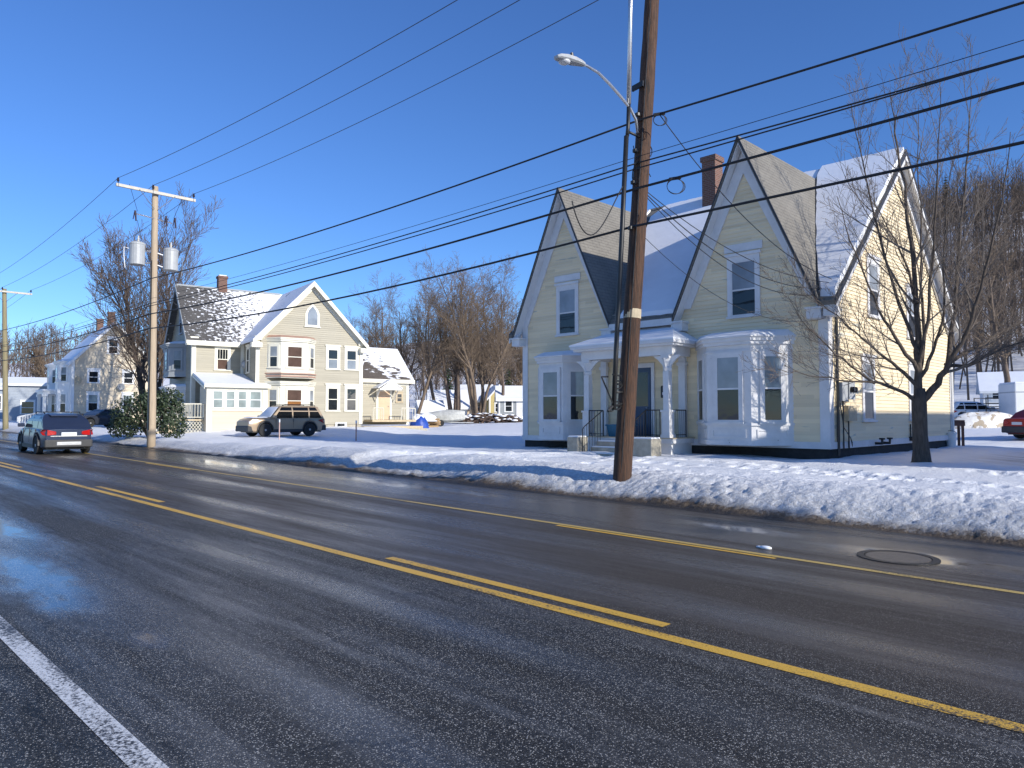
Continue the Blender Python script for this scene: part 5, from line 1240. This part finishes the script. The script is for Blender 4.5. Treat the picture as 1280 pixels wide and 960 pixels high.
        b.add([(fx(zb_) + .05, -yb * .9, zb_), (fx(zb_) + .05, yb * .9, zb_), (fx(zt_) + .05, yt * .95, zt_), (fx(zt_) + .05, -yt * .95, zt_), (fx(zb_) + .10, -yb * .8, zb_ + .02), (fx(zb_) + .10, yb * .8, zb_ + .02), (fx(zt_) + .08, yt * .85, zt_ - .02), (fx(zt_) + .08, -yt * .85, zt_ - .02)], [(4, 5, 6, 7), (0, 1, 5, 4), (1, 2, 6, 5), (2, 3, 7, 6), (3, 0, 4, 7)])
        b.build('snow_cover', 'snow', r, smooth=True, fix=True)
    return r
SU = [G_ for G_ in [0]]
sx0 = -34.4
CAR1 = car('moving_car', 'dark blue crossover seen from behind, driving away along the far lane', 'car', (sx0, 8.25, -GRADE * sx0), R_(180) - R_(1), 4.45, 1.82, 1.58, 'paint_blue', 1.15, .35, -1.28, -2.08, belt=1.0, hood=.93, wb=2.68, wr=.345, clad='clad', pitch=-math.atan(GRADE), pillars=(-1.15, -.15), rails=True)
b = MB(); b.box(-2.30, -2.22, -.42, .42, .36, .50); b.build('skid_plate', 'silver', CAR1, bevel=.02)
b = MB(); b.box(-2.262, -2.22, -.62, .62, .70, .73); b.build('chrome_strip', 'silver', CAR1)
pk = at_d(352, 541, 41.5); pk.z = gz(pk.x, pk.y) - .02
car('parked_suv', 'tan SUV with snow on its bonnet and windscreen parked before the tan house', 'car', tuple(pk), R_(-92), 4.55, 1.83, 1.72, 'paint_tan', 1.02, .40, -1.80, -2.17, belt=1.0, hood=.99, wb=2.62, wr=.37, clear=.26, clad='clad', pillars=(-1.25, -.25), rails=True, snow=True)
pk = at_d(124, 537, 58); pk.z = gz(pk.x, pk.y)
car('parked_sedan', 'dark grey sedan parked beside the cream house, partly hidden by the moving car', 'car', tuple(pk), R_(-70), 4.7, 1.8, 1.43, 'paint_dark', .95, .05, -1.15, -1.85, belt=.92, hood=.86, pillars=(-1.0, -.1), deck=.95)
pk = at_d(1214, 531, 50); pk.z = gz(pk.x, pk.y)
car('parked_hatchback', 'white car parked behind the snow pile at the foot of the hill', 'car', tuple(pk), rotR + R_(8), 4.3, 1.75, 1.46, 'paint_white', 1.0, .15, -1.45, -1.95, belt=.9, hood=.85, pillars=(-1.1, -.15), snow=True)
pk = at_d(1323, 553, 34); pk.z = gz(pk.x, pk.y)
car('parked_car', 'red car with snow on its rear window cut off by the right edge', 'car', tuple(pk), rotR + R_(12), 4.5, 1.8, 1.45, 'paint_red', .95, .05, -1.15, -1.85, belt=.92, hood=.86, pillars=(-1.0, -.1), deck=.95, snow=True)
# ------------------------------------------------------------------ trees
def grow(bt, bc, p, d, L, r, lvl, maxl, rnd, P):
    """one limb and its side branches; limbs up to level P['tl'] go to the trunk mesh, finer ones to the crown"""
    n = P['seg'][min(lvl, len(P['seg']) - 1)]; pts = [p]; d = d.normalized(); rmin = P['rmin']
    for i in range(n):
        d = (d + Vector((rnd.gauss(0, 1), rnd.gauss(0, 1), rnd.gauss(0, .7))) * P['wob'] + Vector((0, 0, P['trop'][min(lvl, len(P['trop']) - 1)]))).normalized()
        pts.append(pts[-1] + d * L / n)
    tip = max(rmin, r * P['taper'])
    rad = [max(rmin, r + (tip - r) * i / n) for i in range(n + 1)]
    (bt if lvl <= P['tl'] else bc).tube(pts, rad, (8, 6, 5, 4, 3, 3)[min(lvl, 5)], cap=False)
    branch(bt, bc, pts, rad, L, lvl, maxl, rnd, P)
def branch(bt, bc, pts, rad, L, lvl, maxl, rnd, P):
    if lvl >= maxl: return
    k = P['kids'][min(lvl, len(P['kids']) - 1)]; n = len(pts) - 1
    for c in range(k):
        t = P['start'][min(lvl, len(P['start']) - 1)]; t = t + (1 - t) * (c + rnd.random()) / k
        i = min(n - 1, int(t * n)); f = t * n - i; q = pts[i].lerp(pts[i + 1], f); ax = (pts[i + 1] - pts[i]).normalized()
        side = ax.cross(Vector((rnd.gauss(0, 1), rnd.gauss(0, 1), rnd.gauss(0, 1)))).normalized()
        a = R_(rnd.uniform(*P['ang'])); dd = ax * math.cos(a) + side * math.sin(a)
        rr = (rad[i] + (rad[i + 1] - rad[i]) * f)
        grow(bt, bc, q, dd, L * rnd.uniform(*P['len'][min(lvl, len(P['len']) - 1)]) * (1.15 - .5 * t), max(P['rmin'], rr * rnd.uniform(.42, .62)), lvl + 1, maxl, rnd, P)
def finish_tree(name, label, bt, bc, base, bark, group=None, twig=None):
    r = thing(name, label, 'tree', base, 0, group, off=tuple(base))
    bt.build('trunk', bark, r, smooth=True)
    if bc.v: bc.build('crown', twig or bark, r)
    return r

# the maple in front of the yellow house's right corner: limbs laid out one by one
rnd = random.Random(11); D0 = 18.7
bt, bc = MB(), MB()
def limb(px, r0, r1, dk, P=None, kids=True):
    n = len(px); pts = [at_d(x, y, D0 + dk * (i / (n - 1)) ** 1.2) for i, (x, y) in enumerate(px)]
    fine = []; rad = []
    for i in range(n - 1):
        for s in range(3):
            t = s / 3; q = pts[i].lerp(pts[i + 1], t); u = (i + t) / (n - 1)
            r0, r1 = r0, r1; fine.append(q + Vector((rnd.gauss(0, 1), rnd.gauss(0, 1), rnd.gauss(0, 1))) * .018); rad.append((r0 + (r1 - r0) * u ** .75) * .82)
    fine.append(pts[-1]); rad.append(r1)
    bt.tube(fine, rad, 8, cap=False)
    L = sum((fine[i + 1] - fine[i]).length for i in range(len(fine) - 1))
    if kids: branch(bt, bc, fine, rad, L, 0, 3, rnd, P)
PM = dict(seg=(7, 6, 4, 3), wob=.065, trop=(.05, .08, .06, .03), rmin=.0036, taper=.16, tl=0, kids=(12, 6, 4), start=(.18, .10, .12), ang=(20, 46), len=((.16, .34), (.32, .62), (.35, .7)))
PL = dict(PM); PL.update(len=((.22, .46), (.34, .64), (.35, .7)), kids=(14, 7, 4))
bs = at_d(1152, 582, D0); bs.z = gz(bs.x, bs.y) - .1
tp = [at_d(1150, 545, D0), at_d(1149, 505, D0), at_d(1150, 485, D0)]
flare = [bs, bs + Vector((0, 0, .12)), bs + Vector((0, 0, .4))] + tp
bt.tube(flare, [.30, .235, .20, .182, .18, .12], 12)
limb([(1149, 497), (1147, 440), (1146, 380), (1139, 300), (1129, 230), (1119, 165), (1113, 120)], .135, .010, .4, PM)
limb([(1152, 503), (1172, 480), (1184, 455), (1201, 430), (1215, 400), (1226, 360), (1241, 300), (1256, 230), (1263, 165)], .125, .008, -1.6, PM)
limb([(1183, 456), (1215, 436), (1250, 416), (1288, 396), (1320, 370)], .075, .010, 1.4, PL)
limb([(1183, 458), (1210, 458), (1240, 440), (1285, 425), (1320, 415)], .065, .010, -.8, PL)
limb([(1184, 455), (1191, 410), (1196, 350), (1201, 280), (1208, 210), (1213, 145), (1214, 110)], .085, .008, 2.0, PM)
limb([(1147, 503), (1128, 490), (1100, 480), (1085, 478), (1050, 475), (1010, 468), (972, 461)], .072, .008, -.6, PL)
limb([(1092, 479), (1062, 456), (1036, 436), (1003, 402), (985, 370)], .045, .007, .3, PL)
limb([(1147, 482), (1125, 461), (1100, 441), (1070, 416), (1035, 386), (992, 345)], .070, .008, 1.4, PL)
limb([(1147, 462), (1125, 432), (1105, 400), (1086, 360), (1062, 300), (1046, 245)], .072, .008, -1.3, PM)
limb([(1148, 442), (1131, 400), (1111, 340), (1096, 280), (1082, 220), (1070, 165), (1064, 130)], .070, .008, 1.6, PM)
limb([(1150, 452), (1160, 400), (1166, 330), (1169, 260), (1173, 180), (1176, 108)], .070, .007, -1.8, PM)
limb([(1151, 472), (1166, 440), (1181, 400), (1179, 340), (1182, 260), (1194, 190)], .065, .008, -.6, PM)
limb([(1146, 380), (1136, 340), (1118, 300), (1098, 265), (1085, 240)], .05, .007, 2.4, PM)
limb([(1150, 470), (1155, 420), (1150, 350), (1152, 280), (1146, 200), (1148, 130)], .07, .007, 2.6, PM)
finish_tree('maple_tree', 'bare spreading maple with a dark trunk at the right corner of the yellow house', bt, bc, bs, 'bark', twig='twig')

# leafless trees of the middle distance: a few models, then copies
def bare(name, label, base, h, r, seed, lean=(0, 0), stems=1, bark='bark_grey', twig='bark_tan', group=None, maxl=3, spread=.25, P=None):
    rnd = random.Random(seed); bt, bc = MB(), MB(); base = Vector(base)
    PP = dict(seg=(8, 5, 4, 3), wob=.07, trop=(.03, .12, .06, .02), rmin=.009, taper=.12, tl=0, kids=(19, 10, 7), start=(.28, .15, .1), ang=(25, 58), len=((.22, .40), (.30, .55), (.35, .65)))
    if P: PP.update(P)
    for s in range(stems):
        a = 2 * math.pi * s / max(1, stems) + rnd.random(); d = Vector((lean[0] + (spread * math.cos(a) if stems > 1 else 0), lean[1] + (spread * math.sin(a) if stems > 1 else 0), 1))
        grow(bt, bc, base + Vector((.3 * math.cos(a) * (stems > 1), .3 * math.sin(a) * (stems > 1), -.3)), d, h * rnd.uniform(.85, 1.05), r * rnd.uniform(.8, 1.1), 0, maxl, rnd, PP)
    return finish_tree(name, label, bt, bc, base, bark, group, twig)
GB = 'leafless trees behind the snowy lot'
def gpos(px, d): q = at_d(px, 521, d); return Vector((q.x, q.y, gz(q.x, q.y)))
tA = bare('bare_tree', 'three stemmed bare tree with dark trunks, middle of the trees behind the snowy lot', gpos(568, 84), 15.6, .30, 21, stems=3, group=GB, spread=.20)
tB = bare('bare_tree', 'bare tree of five pale brown stems fanning out right of the dark three stemmed tree', gpos(597, 82), 16, .24, 22, stems=5, group=GB, bark='bark_tan', spread=.22)
tC = bare('bare_tree', 'single slender bare tree leaning right over the roof of the tan house ell', gpos(519, 80), 12.6, .20, 23, lean=(.10, .14), group=GB, bark='bark_tan')
tD = bare('bare_tree', 'tall straight bare tree rising just left of the yellow house', gpos(628, 88), 16.4, .26, 24, group=GB)
def place(src, p, s, rz, label):
    c = copy_tree(src); c.location = p; c.scale = (s, s, s); c.rotation_euler = (0, 0, rz); c['label'] = label; return c
for (src, px, d, s, rz, lab) in (
        (tD, 480, 95, .98, 1.0, 'bare tree whose top rises behind the right slope of the tan house gable'),
        (tA, 500, 100, 1.0, 2.1, 'bare tree behind the ell of the tan house, right of the gable'),
        (tD, 535, 98, 1.02, 2.9, 'bare tree between the ell and the dark three stemmed tree'),
        (tC, 548, 90, 1.15, 4.0, 'slender bare tree directly left of the dark three stemmed tree'),
        (tD, 585, 105, 1.1, 5.0, 'thin bare tree behind the five pale stems, left side'),
        (tA, 612, 104, 1.05, .7, 'bare tree behind the five pale stems, right side'),
        (tC, 640, 92, 1.25, 3.3, 'slender bare tree above the grey house'),
        (tB, 655, 108, .9, 1.9, 'bare tree half hidden by the left wall of the yellow house'),
        (tA, 455, 104, .85, 3.8, 'bare tree showing low behind the tan house gable'),
        (tD, 462, 112, .9, .2, 'faint bare tree farthest left behind the tan house gable')):
    place(src, gpos(px, d), s, rz, lab)
# the old tree between the cream and tan houses
PBIG = dict(kids=(18, 10, 7), trop=(.04, .16, .12, .06), ang=(22, 48), len=((.26, .44), (.34, .6), (.35, .7)), rmin=.011, start=(.16, .12, .1))
bare('old_tree', 'large dark bare tree rising between the cream house and the tan house', gpos(190, 62), 16.0, .23, 31, stems=5, bark='bark', twig='bark_grey', spread=.24, P=PBIG)
bare('bare_tree', 'bare brown tree behind the cream house ridge', gpos(118, 92), 10.5, .25, 33, bark='bark_grey', P=dict(rmin=.02))
bare('bare_tree', 'bare brown tree above the blue building at the far left', gpos(58, 110), 10, .25, 34, bark='bark_tan', P=dict(rmin=.025))
# trees on the right, behind the parking lot
GRT = 'bare trees behind the parking lot'
tR = bare('roadside_tree', 'bare brown tree beside the white clapboard building at the right edge', gpos(1258, 62), 15, .34, 41, lean=(.02, .02), group=GRT, bark='bark_grey', twig='bark_tan', P=dict(rmin=.013, kids=(18, 8, 6)))
place(tR, gpos(1297, 56), .95, 2.2, 'bare tree with a pale trunk cut off by the right edge')
place(tR, gpos(1228, 92), .72, 4.1, 'small bare tree at the foot of the hill above the white car')
place(tR, gpos(1278, 105), 1.1, 5.3, 'bare tree farther up behind the white clapboard building')
# the wooded hill: one mass of distant leafless trees
rnd = random.Random(5); b = MB()
def far_tree(p, h):
    n = 22; q = Vector(p); top = q + Vector((rnd.gauss(0, .08) * h, rnd.gauss(0, .08) * h, h))
    b.tube([q, top], [.022 * h * .5, .03], 3, cap=False)
    for i in range(n):
        t = rnd.uniform(.28, .97); s = q.lerp(top, t); a = rnd.uniform(0, 6.283); l = h * rnd.uniform(.14, .30) * (1.15 - .6 * t)
        e = s + Vector((math.cos(a) * l * .7, math.sin(a) * l * .7, l * rnd.uniform(.5, 1.0))); w = .055
        m_ = s.lerp(e, .55) + Vector((0, 0, -.05 * l))
        b.add([s + Vector((w, 0, 0)), s + Vector((-w * .5, w, 0)), s + Vector((-w * .5, -w, 0)), e], [(0, 1, 3), (1, 2, 3), (2, 0, 3)])
        for j in range(3):
            u = s.lerp(e, rnd.uniform(.35, .9)); a2 = a + rnd.uniform(-1.1, 1.1); l2 = l * rnd.uniform(.3, .6)
            f = u + Vector((math.cos(a2) * l2 * .6, math.sin(a2) * l2 * .6, l2 * .8)); w2 = .032
            b.add([u + Vector((w2, 0, 0)), u + Vector((-w2, w2 * .5, 0)), u + Vector((0, -w2, w2)), f], [(0, 1, 3), (1, 2, 3), (2, 0, 3)])
cnt = 0
while cnt < 1350:
    px = rnd.choice((rnd.uniform(1150, 1340), rnd.uniform(1150, 1340), rnd.uniform(1150, 1340), rnd.uniform(430, 680), rnd.uniform(-60, 430), rnd.uniform(380, 1300)))
    d = rnd.uniform(84, 290) if px > 1180 else rnd.uniform(105, 290) if px > 900 else rnd.uniform(118, 300)
    q = at_d(px, 521, d)
    if q.y < (82 if px > 900 else 72): continue
    far_tree((q.x, q.y, gz(q.x, q.y, False) - .3), rnd.uniform(9, 15) * (1 if px > 900 else .85)); cnt += 1
cnt = 0
while cnt < 520:
    x = rnd.uniform(-300, -115); y = rnd.uniform(20, 95)
    far_tree((x, y, gz(x, y, False) - .3), rnd.uniform(8, 12)); cnt += 1
tag(b.build('hillside_woods', 'bark_far'), 'brown leafless woods covering the hillside behind the houses', 'woods', kind='stuff')
# a few dark pines among them
def pine(label, p, h, rnd):
    r = thing('pine_tree', label, 'tree', p, 0, 'dark pines on the hill'); bt, bc = MB(), MB(); bt.tube([(0, 0, -.3), (0, 0, h)], [.025 * h * .6, .02], 6)
    for i in range(16):
        t = .2 + .8 * i / 16; z = h * t; k = 8; R0 = h * .24 * (1.08 - t)
        for j in range(k):
            a = 6.283 * j / k + rnd.uniform(-.4, .4); R = R0 * rnd.uniform(.7, 1.2); e = Vector((math.cos(a) * R, math.sin(a) * R, z - R * .28))
            s = Vector((-math.sin(a), math.cos(a), 0)) * R * .30
            bc.add([(0, 0, z + .25), e + s * .2, e * .6 + s + Vector((0, 0, z * .4 - .1)), e * .6 - s + Vector((0, 0, z * .4 - .1))], [(0, 2, 1), (0, 1, 3), (2, 1, 3)])
    bt.build('trunk', 'bark_grey', r); bc.build('crown', 'leaf_dark', r); return r
for (px, d, h, lab) in ((1190, 215, 15, 'dark pine on the hill crest right of the yellow house'), (1204, 235, 14, 'second dark pine on the crest, just right of the first'), (560, 128, 9, 'dark pine low among the trunks behind the snowy lot'), (636, 126, 9, 'dark pine above the grey house roof')):
    pine(lab, gpos(px, d), h, random.Random(px))

# evergreen shrub by the pale pole
rnd = random.Random(17); bc, bt = MB(), MB()
sc = at_d(186, 540, 37.5); sc.z = gz(sc.x, sc.y)
lobes = [(Vector((RT * -.95) + Vector((0, 0, 1.15))), 1.05), (RT * .0 + Vector((0, 0, 1.45)), 1.15), (RT * .85 + Vector((0, 0, 1.2)), 1.05), (RT * .4 + Vector((0, .6, 1.9)), .75), (RT * -.45 + Vector((0, .5, 1.75)), .75), (RT * 1.25 + Vector((0, 0, .6)), .7), (RT * -1.35 + Vector((0, 0, .6)), .7)]
for c, R in lobes:
    for i in range(int(950 * R)):
        v = Vector((rnd.gauss(0, 1), rnd.gauss(0, 1), rnd.gauss(0, 1))).normalized(); q = sc + c + v * R * (rnd.uniform(.45, 1.0) ** .5) * (1 + .18 * noise.noise(v * 2.5 + c))
        if q.z < sc.z + .02: continue
        n_ = (v + Vector((rnd.gauss(0, .6), rnd.gauss(0, .6), rnd.gauss(0, .6)))).normalized(); u = n_.cross(Vector((rnd.random(), rnd.random(), rnd.random()))).normalized(); w = n_.cross(u); l, k = rnd.uniform(.09, .17), rnd.uniform(.035, .06)
        bc.add([q - u * l * .5, q + w * k, q + u * l * .6, q - w * k], [(0, 1, 2, 3)])
for i in range(12):
    a = rnd.uniform(0, 6.283); bt.tube([sc, sc + Vector((.5 * math.cos(a), .5 * math.sin(a), .9)), sc + Vector((1.1 * math.cos(a), 1.1 * math.sin(a), 1.8))], [.05, .035, .012], 5)
sh = thing('evergreen_shrub', 'large rounded dark evergreen shrub behind the pale utility pole', 'shrub', sc, off=tuple(sc)); bt.build('stems', 'bark', sh); bc.build('foliage', 'leaf_dark', sh)

# ------------------------------------------------------------------ small things
def on_road(p, h=0): return Vector((p[0], p[1], -GRADE * p[0] + h))
mc = (-3.12, 10.05)
t = thing('manhole_cover', 'round cast iron manhole cover in the far lane near the right edge', 'manhole cover', on_road(mc)); t.rotation_euler = (0, math.atan(GRADE), 0)
b = MB(); b.lathe([(.37, .001), (.37, .007), (.30, .008), (.02, .008)], (0, 0, 0), 40); b.build('lid', 'iron', t)
b = MB(); b.lathe([(.47, .001), (.47, .010), (.385, .010), (.385, .001)], (0, 0, 0), 40); b.build('frame', 'black_metal', t)
rnd = random.Random(9)
q = on_road((at_d(955, 686, 9.1)).to_tuple()[:2]); r_ = ray(957, 686); kk = (0 - CAMH) / (r_.z + GRADE * r_.x); q = CAM + r_ * kk
b = MB(); b.ball(q + Vector((0, 0, .015)),   .075, 10, (1.2, .7, .35)); b.ball(q + Vector((-.10, .03, .01)), .04, 8, (1.3, .8, .4)); tag(b.build('ice_chunk', 'snow', smooth=True), 'lump of packed ice lying on the road by the yellow edge line', 'ice')
for (px, py, d, lab) in ((445, 556, 36, 'thin reddish marker stake standing in the snowbank right of the parked SUV'), (349, 547, 36.5, 'pinkish marker stake in the snow beside the parked SUV door')):
    p = at_d(px, py, d); p.z = gz(p.x, p.y); t = thing('marker_stake', lab, 'stake', p, 0, 'marker stakes in the snowbank', off=tuple(p)); b = MB(); b.box(p.x - .025, p.x + .025, p.y - .02, p.y + .02, p.z - .2, p.z + 1.0); b.build('post', mat('stake_red', (.45, .22, .17), .6, .1, 5) if px > 400 else mat('stake_pink', (.55, .36, .30), .6, .1, 5), t); b = MB(); b.box(p.x - .03, p.x + .03, p.y - .025, p.y + .025, p.z + .85, p.z + 1.0); b.build('reflector', 'plate', t)
# brush and log pile across the lot
pc = gpos(612, 74); t = thing('log_pile', 'long pile of logs and brush dusted with snow in front of the trees', 'log pile', pc, 0, off=tuple(pc)); b, s = MB(), MB()
for i in range(190):
    u = rnd.uniform(-3.6, 3.4); v = rnd.uniform(-.8, .8); z = rnd.uniform(0, .75) * (1 - (u / 4.6) ** 2); a = rnd.uniform(-.6, .6) + (1.57 if rnd.random() < .25 else 0); l = rnd.uniform(.5, 1.6)
    c = pc + RT * u + FH * v + Vector((0, 0, z + .1)); dd = RT * math.cos(a) + FH * math.sin(a) + Vector((0, 0, rnd.uniform(-.25, .35))); b.tube([c - dd * l / 2, c + dd * l / 2], rnd.uniform(.03, .12), 5)
    if rnd.random() < .55: s.ball(c + Vector((0, 0, .13)), rnd.uniform(.12, .34), 7, (1.2, 1.2, .35))
b.build('logs', 'debris', t); s.build('log_snow', 'snow', t, smooth=True)
# tarp covered heap and covered boat
def heap(c, rx, ry, h, seed, n=18):
    b = MB(); V = []
    for i in range(n + 1):
        for j in range(n + 1):
            u, v = -1 + 2 * i / n, -1 + 2 * j / n; rr = math.sqrt(u * u + v * v); zz = max(0, 1 - rr ** 2.2) ** .6 * h + .12 * noise.noise(Vector((u * 2.5 + seed, v * 2.5, seed))) * (1 if rr < .95 else 0)
            q = c + RT * (u * rx) + FH * (v * ry); V.append(q + Vector((0, 0, max(-.05, zz) - (.08 if rr > .98 else 0))))
    return b.add(V, [(i * (n + 1) + j, i * (n + 1) + j + 1, (i + 1) * (n + 1) + j + 1, (i + 1) * (n + 1) + j) for i in range(n) for j in range(n)])
c = gpos(524, 63); t = thing('tarp_heap', 'heap of stored things under a bright blue tarp beside the tan house', 'tarp', c, off=tuple(c)); heap(c, .85, .8, 1.15, 3).build('tarp', 'tarp', t, smooth=False); heap(c + RT * -.1 + Vector((0, 0, .72)), .6, .6, .5, 8).build('tarp_snow', 'snow', t, smooth=True)
c = gpos(533, 66); t = thing('snowy_heap', 'snow covered wood heap between the blue tarp and the covered boat', 'wood heap', c, off=tuple(c)); b = MB()
for i in range(26): a = rnd.uniform(-.3, .3); q = c + RT * rnd.uniform(-.8, .8) + FH * rnd.uniform(-.5, .5) + Vector((0, 0, rnd.uniform(.05, .75))); dd = RT * math.cos(a) + FH * math.sin(a); b.tube([q - dd * .5, q + dd * .5], .08, 5)
b.build('boards', 'pine', t); heap(c + Vector((0, 0, .62)), 1.0, .7, .65, 12).build('heap_snow', 'snow', t, smooth=True)
c = gpos(557, 68); t = thing('covered_boat', 'boat on a trailer under a pale grey snow dusted cover', 'boat', c, rotR + .2); b = MB(); V = []; st = 14
for i in range(st + 1):
    u = i / st; x = -1.6 + 3.4 * u; w = .78 * (1 - max(0, (u - .45) / .55) ** 2.2) + .02; z0 = .35 + .25 * max(0, (u - .5) / .5) ** 2; zt = .95 + .12 * u; rid = zt + .30 + .18 * math.sin(u * 3.0)
    V += [(x, 0, z0), (x, w * .75, z0 + .18), (x, w, zt), (x, w * .5, (zt + rid) / 2 + .04), (x, 0, rid), (x, -w * .5, (zt + rid) / 2 + .04), (x, -w, zt), (x, -w * .75, z0 + .18)]
b.add(V, [(i * 8 + j, i * 8 + (j + 1) % 8, (i + 1) * 8 + (j + 1) % 8, (i + 1) * 8 + j) for i in range(st) for j in range(8)] + [tuple(range(8)), tuple(range(st * 8, st * 8 + 8))]); b.build('cover', mat('grey_canvas', (.50, .50, .46), .8, .25, 3), t, fix=True)
for s in (-1, 1):
    b = MB(); b.lathe([(.02, -.08), (.28, -.09), (.30, 0), (.28, .09), (.02, .08)], (-.5, s * .75, .28), 14, 'Y'); b.build('wheel', 'rubber', t)
b = MB(); b.box(-1.5, 2.6, -.05, .05, .28, .36); b.box(-.6, -.4, -.75, .75, .26, .34); b.build('trailer_frame', 'grey_metal', t)
# right hand side: snow pile, trailer, truck box, little wooden bench and meter post at the house corner
c = gpos(1226, 44); t = thing('snow_pile', 'sunlit dirty pile of ploughed snow in front of the white car', 'snow pile', c, off=tuple(c)); heap(c + RT * .2, 2.4, 1.0, .95, 31, 26).build('pile', mat('gritty_snow', (.80, .78, .73), .6, .2, 3, bump=.8, bscale=7, dirt=((.42, .34, .24), 2.6, .56)), t, smooth=True)
c = gpos(1252, 49); t = thing('utility_trailer', 'dark open utility trailer with rail sides behind the snow pile', 'trailer', c, rotR - .1); b = MB(); b.box(-1.35, 1.35, -.75, .75, .5, .62); b.build('bed', 'black_metal', t)
b = MB()
for z in (.95, 1.3, 1.65):
    for y in (-.74, .74): b.box(-1.35, 1.35, y - .02, y + .02, z - .025, z + .025)
for x in (-1.33, -.45, .45, 1.33):
    for y in (-.74, .74): b.box(x - .025, x + .025, y - .021, y + .021, .62, 1.9 if abs(x) < .5 else 1.68)
b.build('rails', 'black_metal', t)
for s in (-1, 1):
    b = MB(); b.lathe([(.02, -.09), (.30, -.10), (.32, 0), (.30, .10), (.02, .09)], (0, s * .88, .32), 14, 'Y'); b.build('wheel', 'rubber', t)
c = gpos(1296, 47); t = thing('cargo_trailer', 'white box trailer cut off by the right edge behind the red car', 'trailer', c, rotR - .15); b = MB(); b.box(-1.75, 2.2, -1.05, 1.05, .5, 2.55); b.build('box', 'paint_white', t, bevel=.06)
b = MB(); b.box(-1.76, 2.21, -1.06, 1.06, 1.95, 2.02); b.build('trim_strip', 'grey_metal', t)
for s in (-1, 1):
    for x in (-.2, .6): b = MB(); b.lathe([(.02, -.09), (.33, -.10), (.35, 0), (.33, .10), (.02, .09)], (x, s * .98, .35), 14, 'Y'); b.build('wheel', 'rubber', t)
b = MB(); b.box(-1.70, 2.15, -1.0, 1.0, 2.551, 2.63); b.build('roof_snow', 'snow', t, bevel=.03)
c = gpos(1192, 29.5); t = thing('garden_bench', 'small red brown wooden bench at the back corner of the yellow house', 'bench', c, rotR); b = MB(); b.box(-.32, .32, -.2, .2, .95, 1.03); b.box(-.32, .32, -.22, -.18, .80, .95); b.build('top', 'wood_red', t)
for x in (-.27, .27):
    b = MB(); b.box(x - .04, x + .04, -.17, -.10, -.1, .95); b.box(x - .04, x + .04, .10, .17, -.1, .95); b.build('leg', 'wood_red', t)
c = gpos(1188, 28.6); t = thing('white_bucket', 'white plastic bucket in the snow below the small bench', 'bucket', c); b = MB(); b.lathe([(.16, -.05), (.20, .48), (.215, .48), (.215, .53), (.02, .53)], (0, 0, 0), 16); b.build('tub', 'white', t); b = MB(); b.tube([(.2 * math.cos(a), .0, .48 + .12 * math.sin(a)) for a in [math.pi * i / 8 for i in range(9)]], .01, 5); b.build('handle', 'black_metal', t)
